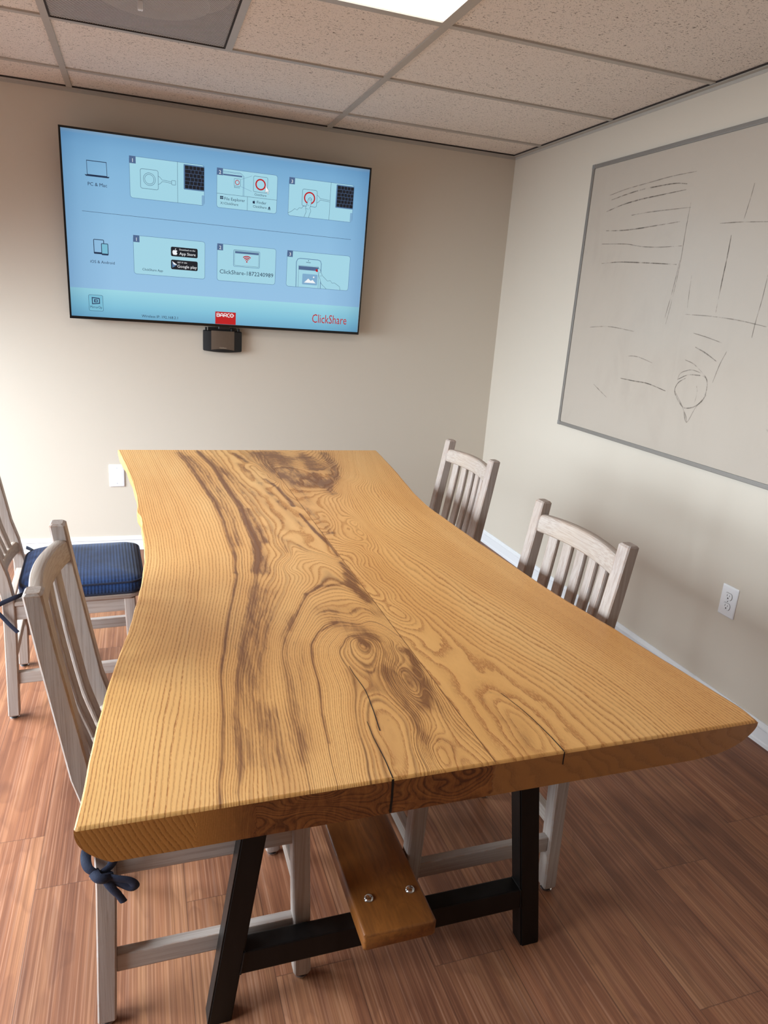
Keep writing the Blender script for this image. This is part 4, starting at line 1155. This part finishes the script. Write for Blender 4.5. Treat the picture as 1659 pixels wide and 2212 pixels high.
V = [bm.verts.new(p) for p in ((B - .001, 0.0, B + .003), (TW - B + .001, 0.0, B + .003), (TW - B + .001, 0.0, TH - B + .001), (B - .001, 0.0, TH - B + .001))]
bm.faces.new(V)
screen = obj('screen', bm, mat_screen(TW, TH), tv)
bm = bmesh.new()
loft(bm, [[(0.735 + p[0], -0.001 + p[1], z) for p in rrect(0.030, 0.008, 0.006, 3)] for z in (-0.010, 0.001)])
o = obj('sensor_bump', bm, M_DEVBLK, tv, smooth=40)
bm = bmesh.new(); box(bm, 0.55, 0.92, 0.04, 0.064, 0.15, 0.60)
obj('wall_bracket', bm, M_STEEL, tv)

# -- what is shown on the screen, drawn as flat shapes on the panel
SCOL = dict(card=srgb(162, 212, 228), line=srgb(44, 66, 98), badge=srgb(78, 104, 142), black=srgb(22, 26, 34), red=srgb(186, 22, 26), white=srgb(238, 242, 246), text=srgb(28, 46, 74), slate=srgb(84, 120, 158), soft=srgb(126, 170, 204), dim=srgb(120, 186, 210))
SKEYS = list(SCOL)
SMATS = [mat_emit('screen_' + k, SCOL[k]) for k in SKEYS]
G = bmesh.new()
def gy(layer):
    return -0.0003 * layer - 0.0003
def poly(pts, col, layer):
    vs = [G.verts.new((u * TW, gy(layer), v * TH)) for u, v in pts]
    f = G.faces.new(vs)
    f.material_index = SKEYS.index(col)
def rr(u0, v0, u1, v1, rad, k=4):
    """rounded rectangle (screen fractions); rad in metres"""
    ru, rv = rad / TW, rad / TH
    out = []
    for cx, cy, a0 in ((u1 - ru, v1 - rv, 0), (u0 + ru, v1 - rv, 90), (u0 + ru, v0 + rv, 180), (u1 - ru, v0 + rv, 270)):
        for i in range(k + 1):
            a = math.radians(a0 + 90 * i / k)
            out.append((cx + ru * math.cos(a), cy + rv * math.sin(a)))
    return out
def stroke(pts, col, layer, w=0.0016, closed=False):
    P = [Vector((u * TW, v * TH)) for u, v in pts]
    if closed:
        P = P + [P[0]]
    n = len(P)
    L, R = [], []
    for i, p in enumerate(P):
        if closed and i in (0, n - 1):
            d = (P[1] - P[n - 2])
        else:
            d = P[min(i + 1, n - 1)] - P[max(0, i - 1)]
        d.normalize()
        s = Vector((-d.y, d.x)) * (w / 2)
        L.append(p + s); R.append(p - s)
    for i in range(n - 1):
        poly([(q.x / TW, q.y / TH) for q in (L[i], R[i], R[i + 1], L[i + 1])], col, layer)
def rect(u0, v0, u1, v1, col, layer):
    poly([(u0, v0), (u1, v0), (u1, v1), (u0, v1)], col, layer)
def circ(u, v, r, col, layer, n=28):
    poly([(u + r * math.cos(2 * PI * i / n) / TW, v + r * math.sin(2 * PI * i / n) / TH) for i in range(n)], col, layer)
def ring(u, v, r, w, col, layer, n=32):
    stroke([(u + r * math.cos(2 * PI * i / n) / TW, v + r * math.sin(2 * PI * i / n) / TH) for i in range(n)], col, layer, w, True)
def text(s, u0, v0, u1, col, layer, squeeze=1.0):
    """lettering from u0 to u1, baseline v0"""
    cu = bpy.data.curves.new('t', 'FONT')
    cu.body = s; cu.size = 1.0; cu.resolution_u = 2
    ob = bpy.data.objects.new('t', cu)
    COL.objects.link(ob)
    dg = bpy.context.evaluated_depsgraph_get()
    me = bpy.data.meshes.new_from_object(ob.evaluated_get(dg))
    bpy.data.objects.remove(ob)
    xs = [v.co.x for v in me.vertices]
    x0, x1 = min(xs), max(xs)
    k = (u1 - u0) * TW / max(x1 - x0, 0.45)
    x0 = (x0 + x1) / 2 - max(x1 - x0, 0.45) / 2
    n0 = len(G.verts); m0 = len(G.faces)
    vs = [G.verts.new((u0 * TW + (v.co.x - x0) * k, gy(layer), v0 * TH + v.co.y * k * squeeze)) for v in me.vertices]
    for p in me.polygons:
        try:
            f = G.faces.new([vs[i] for i in p.vertices])
            f.material_index = SKEYS.index(col)
        except ValueError:
            pass
    bpy.data.meshes.remove(me)
CARDS = [(0.2010, 0.682, 0.4320, 0.8945), (0.4722, 0.6815, 0.6725, 0.8910), (0.7125, 0.680, 0.9420, 0.8905),
         (0.2060, 0.2745, 0.4350, 0.4850), (0.4755, 0.2735, 0.6765, 0.4830), (0.7165, 0.272, 0.9460, 0.4820)]
for i, c in enumerate(CARDS):
    poly(rr(*c, 0.012), 'card', 0)
    stroke(rr(*c, 0.012), 'slate', 1, 0.0016, True)
    rect(c[0], c[3] - 0.036, c[0] + 0.0195, c[3] + 0.001, 'badge', 2)
    text('123'[i % 3], c[0] + 0.0065, c[3] - 0.030, c[0] + 0.0135, 'white', 3)
def card_xy(c):
    return lambda x, y: (c[0] + (c[2] - c[0]) * x, c[3] - (c[3] - c[1]) * y)
# first column: laptop, tablet icons
stroke([(0.0760, 0.775), (0.0755, 0.845), (0.1330, 0.845), (0.1335, 0.775)], 'text', 1, 0.0035, True)
poly([(0.068, 0.774), (0.141, 0.774), (0.138, 0.767), (0.072, 0.767)], 'text', 2)
text('PC & Mac', 0.0760, 0.720, 0.1325, 'text', 1)
text('iOS & Android', 0.0720, 0.316, 0.1460, 'text', 1)
stroke(rr(0.0850, 0.368, 0.1150, 0.443, 0.003), 'text', 1, 0.003, True)
rect(0.0850, 0.366, 0.1150, 0.376, 'text', 2)
poly(rr(0.1080, 0.364, 0.1275, 0.424, 0.003), 'dim', 3)
stroke(rr(0.1080, 0.364, 0.1275, 0.424, 0.003), 'text', 4, 0.003, True)
rect(0.1080, 0.363, 0.1275, 0.371, 'text', 5)
stroke([(0.0551, 0.5865), (0.9433, 0.5805)], 'text', 0, 0.0014)
# card 1: button with cable, keyboard
def keyboard(P, x0):
    a = P(x0, 0.62); b = P(1.0, 0.06)
    poly(rr(a[0] - .004, a[1] - .006, b[0], b[1] + .006, 0.003), 'slate', 2)
    rect(a[0], a[1], b[0] - .001, b[1], 'black', 3)
    for r in range(1, 6):
        v = a[1] + (b[1] - a[1]) * r / 6
        stroke([(a[0], v), (b[0] - .001, v)], 'badge', 4, 0.0013)
    for r in range(6):
        v0 = a[1] + (b[1] - a[1]) * r / 6; v1 = a[1] + (b[1] - a[1]) * (r + 1) / 6
        for k in range(1, 5):
            u = a[0] + (b[0] - a[0]) * (k + (0.0, 0.3, 0.5, 0.2, 0.6, 0.1)[r]) / 5.2
            stroke([(u, v0), (u, v1)], 'badge', 4, 0.0013)
P = card_xy(CARDS[0])
def dongle(P, bx0, bx1, by0, by1, red, cable_end):
    a = P(bx0, by1); b = P(bx1, by0)
    poly(rr(a[0], a[1], b[0], b[1], 0.008), 'card', 2)
    stroke(rr(a[0], a[1], b[0], b[1], 0.008), 'line', 3, 0.0015, True)
    cx, cv = (a[0] + b[0]) / 2, (a[1] + b[1]) / 2
    R = (b[0] - a[0]) * TW * 0.34
    if red:
        ring(cx, cv, R, 0.0065, 'red', 4)
    else:
        ring(cx, cv, R, 0.0014, 'line', 4); ring(cx, cv, R * 0.76, 0.0014, 'line', 4)
    e = P(cable_end, 0)[0]
    for s in (-1, 1):
        stroke([(b[0], cv + s * .022), (b[0] + .006, cv + s * .016), (b[0] + .012, cv + s * .004), (b[0] + .02, cv + s * .004), (e, cv - .004 + s * .004)], 'line', 3, 0.0013)
    return cx, cv, e
cx, cv, e = dongle(P, 0.14, 0.375, 0.27, 0.74, False, 0.555)
stroke(rr(e, cv - .014, e + .012, cv + .008, 0.001), 'line', 3, 0.0013, True)
stroke([P(0.635, 0.0), P(0.635, 1.0)], 'line', 2, 0.0013)
keyboard(P, 0.735)
a = P(0.965, 0.99); b = P(0.998, 0.745)
poly(rr(a[0], a[1], b[0], b[1], 0.003), 'soft', 2)
# card 2: file explorer / finder
P = card_xy(CARDS[1])
stroke([P(0.0, 0.64), P(1.0, 0.64)], 'line', 2, 0.0013)
stroke([P(0.505, 0.64), P(0.505, 1.0)], 'line', 2, 0.0013)
for k in (0, 0.025):
    stroke([P(0.0, 0.06 + k), P(0.38 + k, 0.06 + k), P(0.43 + k * .6, 0.12 + k), P(0.43 + k * .6, 0.64)], 'slate', 2, 0.0013)
a = P(0.1, 0.165); b = P(0.41, 0.125)
rect(a[0], a[1], b[0], b[1], 'badge', 3)
a = P(0.28, 0.40); b = P(0.385, 0.215)
stroke(rr(a[0], a[1], b[0], b[1], 0.003), 'line', 3, 0.0012, True)
ring((a[0] + b[0]) / 2, (a[1] + b[1]) / 2, 0.0095, 0.003, 'red', 4)
text('Button', P(0.285, 0)[0], P(0, 0.45)[1], P(0.375, 0)[0], 'line', 3)
stroke([P(0.39, 0.22), P(0.57, 0.10)], 'slate', 3, 0.0010)
stroke([P(0.39, 0.40), P(0.57, 0.49)], 'slate', 3, 0.0010)
a = P(0.60, 0.49); b = P(0.835, 0.09)
poly(rr(a[0], a[1], b[0], b[1], 0.006), 'card', 3)
stroke(rr(a[0], a[1], b[0], b[1], 0.006), 'line', 4, 0.0014, True)
ring((a[0] + b[0]) / 2, (a[1] + b[1]) / 2, 0.0225, 0.0065, 'red', 5)
q = P(0.80, 0.30)
arrow = [(0, 0), (0, -0.040), (0.005, -0.031), (0.009, -0.045), (0.012, -0.043), (0.008, -0.029), (0.0135, -0.029)]
poly([(q[0] + x, q[1] + y) for x, y in arrow], 'white', 6)
stroke([(q[0] + x, q[1] + y) for x, y in arrow], 'black', 7, 0.0012, True)
text('ClickShare', P(0.62, 0)[0], P(0, 0.585)[1], P(0.82, 0)[0], 'text', 3)
for i in (0, 1):
    for j in (0, 1):
        a = P(0.055 + i * .027, 0.775 - j * .042)
        rect(a[0], a[1], a[0] + .0048, a[1] + .0075, 'text', 3)
text('File Explorer', P(0.125, 0)[0], P(0, 0.79)[1], P(0.465, 0)[0], 'text', 3)
text('X:\\ClickShare', P(0.06, 0)[0], P(0, 0.905)[1], P(0.355, 0)[0], 'text', 3)
def apple(u, v, s, col, layer):
    body = [(-.1, .30), (.12, .36), (.36, .30), (.44, .18), (.30, .02), (.30, -.14), (.46, -.28), (.32, -.54), (.16, -.64), (0, -.58), (-.14, -.58), (-.3, -.64), (-.46, -.46), (-.56, -.14), (-.52, .16), (-.34, .34)]
    poly([(u + x * s / TW, v + y * s / TH) for x, y in body], col, layer)
    poly([(u + x * s / TW, v + y * s / TH) for x, y in ((-.06, .42), (.02, .62), (.2, .72), (.14, .52))], col, layer)
q = P(0.615, 0.755); apple(q[0], q[1], 0.0125, 'text', 3)
text('Finder', P(0.665, 0)[0], P(0, 0.79)[1], P(0.825, 0)[0], 'text', 3)
text('ClickShare', P(0.60, 0)[0], P(0, 0.90)[1], P(0.83, 0)[0], 'text', 3)
q = P(0.875, 0.87)
poly([(q[0] - .0045, q[1] - .004), (q[0] + .0045, q[1] - .004), (q[0], q[1] + .010)], 'text', 3)
rect(q[0] - .0045, q[1] - .010, q[0] + .0045, q[1] - .0065, 'text', 3)
# card 3: press the button
P = card_xy(CARDS[2])
cx, cv, e = dongle(P, 0.205, 0.43, 0.26, 0.70, True, 0.63)
stroke([P(0.635, 0.0), P(0.635, 1.0)], 'line', 2, 0.0013)
keyboard(P, 0.74)
a = P(0.965, 0.99); b = P(0.998, 0.745)
poly(rr(a[0], a[1], b[0], b[1], 0.003), 'soft', 2)
hand = [P(0.245, 0.995), P(0.275, 0.85), P(0.262, 0.74), P(0.285, 0.62), P(0.30, 0.50), P(0.325, 0.46), P(0.35, 0.50), P(0.345, 0.62), P(0.33, 0.74), P(0.345, 0.82), P(0.33, 0.90), P(0.315, 0.995)]
hand = [(x, y) for x, y in hand]
poly(hand, 'card', 5)
stroke(hand, 'line', 6, 0.0014)
stroke([P(0.0, 0.93), P(0.05, 0.88), P(0.10, 0.80), P(0.135, 0.83), P(0.165, 0.765), P(0.205, 0.77), P(0.225, 0.71), P(0.262, 0.70)], 'line', 6, 0.0014)
stroke([P(0.275, 0.66), P(0.315, 0.675)], 'line', 6, 0.0011); stroke([P(0.268, 0.76), P(0.31, 0.775)], 'line', 6, 0.0011)
ring(P(0.326, 0)[0], P(0, 0.50)[1], 0.006, 0.0012, 'line', 6, 14)
# card 4: store badges (matrix code left out)
P = card_xy(CARDS[3])
text('ClickShare App', P(0.115, 0)[0], P(0, 0.895)[1], P(0.40, 0)[0], 'text', 3)
def badge(x0, y0, x1, y1):
    a = P(x0, y1); b = P(x1, y0)
    poly(rr(a[0], a[1], b[0], b[1], 0.007), 'black', 2)
badge(0.515, 0.205, 0.895, 0.455); badge(0.515, 0.545, 0.895, 0.80)
q = P(0.575, 0.335); apple(q[0], q[1], 0.023, 'white', 3)
text('Download on the', P(0.635, 0)[0], P(0, 0.285)[1], P(0.86, 0)[0], 'white', 3)
text('App Store', P(0.635, 0)[0], P(0, 0.405)[1], P(0.865, 0)[0], 'white', 3)
q = P(0.545, 0.675)
poly([(q[0] - .003, q[1] + .019), (q[0] - .003, q[1] - .019), (q[0] + .013, q[1])], 'slate', 3)
poly([(q[0] - .003, q[1] + .019), (q[0] + .002, q[1]), (q[0] + .013, q[1])], 'white', 4)
text('GET IT ON', P(0.605, 0)[0], P(0, 0.625)[1], P(0.74, 0)[0], 'white', 3)
text('Google play', P(0.605, 0)[0], P(0, 0.745)[1], P(0.882, 0)[0], 'white', 3)
# card 5: network name
P = card_xy(CARDS[4])
a = P(0.275, 0.575); b = P(0.72, 0.125)
stroke(rr(a[0], a[1], b[0], b[1], 0.005), 'slate', 2, 0.0018, True)
a2 = P(0.29, 0.545); b2 = P(0.705, 0.145)
stroke(rr(a2[0], a2[1], b2[0], b2[1], 0.002), 'line', 2, 0.0011, True)
a3 = P(0.30, 0.215); rect(a3[0], a3[1], b2[0] - .001, b2[1] - .003, 'badge', 3)
q = P(0.5, 0.425)
circ(q[0], q[1], 0.0038, 'red', 4, 14)
for r in (0.0105, 0.0185, 0.0265):
    stroke([(q[0] + r * math.cos(math.radians(d)) / TW, q[1] + r * math.sin(math.radians(d)) / TH) for d in range(45, 136, 9)], 'red', 4, 0.0046)
text('ClickShare-1872240989', P(0.045, 0)[0], P(0, 0.80)[1], P(0.965, 0)[0], 'text', 3)
# card 6: phone and hand
P = card_xy(CARDS[5])
ph = [P(0.155, 1.0), P(0.145, 0.30), P(0.165, 0.215), P(0.20, 0.19), P(0.48, 0.19), P(0.525, 0.215), P(0.54, 0.29), P(0.545, 1.0)]
stroke(ph, 'slate', 2, 0.0030)
stroke([P(0.19, 1.0), P(0.185, 0.385), P(0.50, 0.385), P(0.51, 1.0)], 'line', 2, 0.0012)
stroke([P(0.30, 0.285), P(0.37, 0.285)], 'line', 2, 0.0022)
circ(P(0.335, 0)[0], P(0, 0.235)[1], 0.0022, 'line', 2, 10)
a = P(0.185, 0.505); b = P(0.50, 0.40); rect(a[0], a[1], b[0], b[1], 'badge', 3)
a = P(0.25, 0.915); b = P(0.49, 0.61); poly(rr(a[0], a[1], b[0], b[1], 0.004), 'soft', 3)
poly([P(0.28, 0.86), P(0.345, 0.74), P(0.385, 0.80), P(0.415, 0.765), P(0.465, 0.86)], 'white', 4)
circ(P(0.43, 0)[0], P(0, 0.69)[1], 0.004, 'white', 4, 12)
circ(P(0.475, 0)[0], P(0, 0.49)[1], 0.007, 'red', 4, 16)
hand = [P(0.87, 0.995), P(0.855, 0.90), P(0.80, 0.835), P(0.765, 0.80), P(0.73, 0.815), P(0.70, 0.745), P(0.655, 0.765), P(0.62, 0.71), P(0.565, 0.62), P(0.525, 0.45), P(0.505, 0.42), P(0.485, 0.46), P(0.50, 0.58), P(0.53, 0.72), P(0.55, 0.84), P(0.58, 0.90), P(0.62, 0.96), P(0.64, 0.995)]
poly(hand, 'card', 5); stroke(hand, 'line', 6, 0.0014)
stroke([P(0.51, 0.55), P(0.54, 0.54)], 'line', 6, 0.0011); stroke([P(0.53, 0.64), P(0.56, 0.63)], 'line', 6, 0.0011)
# bottom band
poly(rr(0.0612, 0.050, 0.1048, 0.139, 0.006), 'dim', 1)
stroke(rr(0.0612, 0.050, 0.1048, 0.139, 0.006), 'line', 2, 0.0014, True)
poly([(0.0705, 0.127), (0.0925, 0.124), (0.0955, 0.122), (0.0955, 0.091), (0.0705, 0.086)], 'line', 2)
poly([(0.0735, 0.121), (0.0925, 0.118), (0.0925, 0.096), (0.0735, 0.092)], 'dim', 3)
poly([(0.0775, 0.116), (0.0885, 0.1145), (0.0885, 0.099), (0.0775, 0.097)], 'line', 4)
rect(0.0815, 0.102, 0.0855, 0.111, 'dim', 5)
text('MirrorOp', 0.0650, 0.064, 0.1010, 'line', 2, 1.3)
text('Wireless IP: 192.168.2.1', 0.2260, 0.0300, 0.3445, 'text', 1)
rect(0.4710, 0.0165, 0.5420, 0.0905, 'red', 2)
LG = (0.4765, 0.0610)
def lw(pts, w=0.0034, closed=False):
    stroke([(LG[0] + x * 0.0595, LG[1] + y * 0.0200) for x, y in pts], 'white', 3, w, closed)
lw([(0.0, 0), (0.0, 1), (0.11, 1), (0.145, 0.85), (0.145, 0.65), (0.11, 0.52), (0.0, 0.52)]); lw([(0.11, 0.52), (0.155, 0.4), (0.155, 0.14), (0.11, 0.0), (0.0, 0.0)])
lw([(0.205, 0), (0.205, 0.6), (0.255, 1), (0.305, 1), (0.355, 0.6), (0.355, 0)]); lw([(0.205, 0.4), (0.355, 0.4)])
lw([(0.415, 0), (0.415, 1), (0.52, 1), (0.56, 0.85), (0.56, 0.6), (0.52, 0.45), (0.415, 0.45)]); lw([(0.50, 0.45), (0.56, 0)])
lw([(0.745, 1), (0.66, 1), (0.61, 0.75), (0.61, 0.25), (0.66, 0), (0.745, 0)]); lw([(0.725, 0.5), (0.775, 0.5)])
n = 20
stroke([(LG[0] + (0.865 + 0.085 * math.cos(2 * PI * i / n)) * 0.0595, LG[1] + (0.5 + 0.5 * math.sin(2 * PI * i / n)) * 0.02) for i in range(n)], 'white', 3, 0.0034, True)
circ(LG[0] + 0.865 * 0.0595, LG[1] + 0.5 * 0.02, 0.0017, 'white', 3, 12)
lw([(0.95, 0.5), (1.0, 0.5)])
text('ClickShare', 0.8180, 0.0600, 0.9490, 'red', 2, 1.42)
gfx = obj('screen_graphics', G, SMATS, screen)
gfx['label'] = 'instruction cards, icons, lettering and red logo on the lit screen'

# ================================================================ wireless base unit under the screen
t = thing('presentation_base_unit', 'small black base unit with a bronze faceplate on the wall below the television', 'device', (-1.618, 0, 1.100))
bm = bmesh.new()
rings = []
n = 16
for z, k in ((0.0, 0.004), (0.003, 0.0), (0.101, 0.0), (0.104, 0.003)):
    ring_ = [(-0.0995 + k, -0.004), (0.0995 - k, -0.004)]
    ring_ += [(0.0995 - k - 2 * (0.0995 - k) * i / n, -0.030 - 0.014 * (1 - (1 - 2 * i / n) ** 2) + k) for i in range(n + 1)]
    sag = 0.0
    rings.append([(p[0], p[1], z - (0.006 * (1 - (p[0] / 0.0995) ** 2) if z < 0.05 else 0)) for p in ring_])
loft(bm, rings)
obj('body', bm, M_DEVBLK, t, smooth=35)
bm = bmesh.new()
m = 12
V0, V1 = [], []
for i in range(m + 1):
    x = -0.0595 + 0.119 * i / m
    y = -0.0455 - 0.014 * (-(x / 0.0995) ** 2)
    V0.append((x, y, 0.006 + 0.006 * (1 - (x / 0.0595) ** 2)))
    V1.append((x, y, 0.1045))
for i in range(m):
    vs = [bm.verts.new(p) for p in (V0[i], V0[i + 1], V1[i + 1], V1[i])]
    bm.faces.new(vs)
    ws = [bm.verts.new((p[0], p[1] + 0.006, p[2])) for p in (V0[i], V0[i + 1], V1[i + 1], V1[i])]
    bm.faces.new(ws[::-1])
    bm.faces.new((vs[3], vs[2], ws[2], ws[3])); bm.faces.new((vs[0], ws[0], ws[1], vs[1]))
bmesh.ops.remove_doubles(bm, verts=bm.verts[:], dist=1e-5)
fp = obj('faceplate', bm, M_BRONZE, t)
cu = bpy.data.curves.new('t', 'FONT'); cu.body = 'ClickShare'; cu.size = 0.0085; cu.align_x = 'CENTER'
ob = bpy.data.objects.new('t', cu); COL.objects.link(ob)
me = bpy.data.meshes.new_from_object(ob.evaluated_get(bpy.context.evaluated_depsgraph_get()))
bpy.data.objects.remove(ob)
for v in me.vertices:
    v.co = Vector((v.co.x, -0.0459, 0.0155 + v.co.y))
o = link('lettering', me, M_TINYTXT, fp)
for x in (-0.085, 0.048, 0.083):
    bm = bmesh.new(); box(bm, x - 0.005, x + 0.005, -0.030, -0.018, 0.1035, 0.120, 0.0015, 1)
    obj('mounting_tab', bm, M_DEVBLK, t)
bm = bmesh.new(); box(bm, -0.075, 0.07, -0.026, -0.022, 0.103, 0.122, 0.001, 1)
obj('mounting_bar', bm, M_DEVBLK, t)

# ================================================================ light
def area(name, loc, rot, sx, sy, power, col):
    l = bpy.data.lights.new(name, 'AREA')
    l.shape = 'RECTANGLE'; l.size = sx; l.size_y = sy; l.energy = power; l.color = col
    o = bpy.data.objects.new(name, l); COL.objects.link(o)
    o.location = loc; o.rotation_euler = rot
    l.spread = math.radians(125)
    return o
for k, (ya, yb, za, zb) in enumerate(WINS):
    area('window_daylight', (XL - 0.14, (ya + yb) / 2, (za + zb) / 2), (0, -math.radians(90 - 42), 0), zb - za, yb - ya, (WIN_P[k]), (0.76, 0.895, 1.0))
w = bpy.data.worlds.new('sky'); SC.world = w
w.use_nodes = True
bgn = w.node_tree.nodes['Background']
bgn.inputs[0].default_value = (0.75, 0.87, 1.0, 1); bgn.inputs[1].default_value = 1.0

# ================================================================ camera
cam = bpy.data.cameras.new('camera')
co = bpy.data.objects.new('camera', cam); COL.objects.link(co)
co.location = (-2.0266, -3.9008, 1.3743)
co.rotation_mode = 'XYZ'
co.rotation_euler = (1.2879, -0.0681, -0.3226)
cam.sensor_fit = 'VERTICAL'; cam.sensor_height = 36.0; cam.sensor_width = 27.0
cam.lens = 1510.3077 / 2212 * 36.0
cam.clip_start = 0.02
SC.camera = co
SC.view_settings.view_transform = 'Standard'
SC.view_settings.look = 'None'
SC.view_settings.exposure = EXPO
SC.view_settings.gamma = 1.0
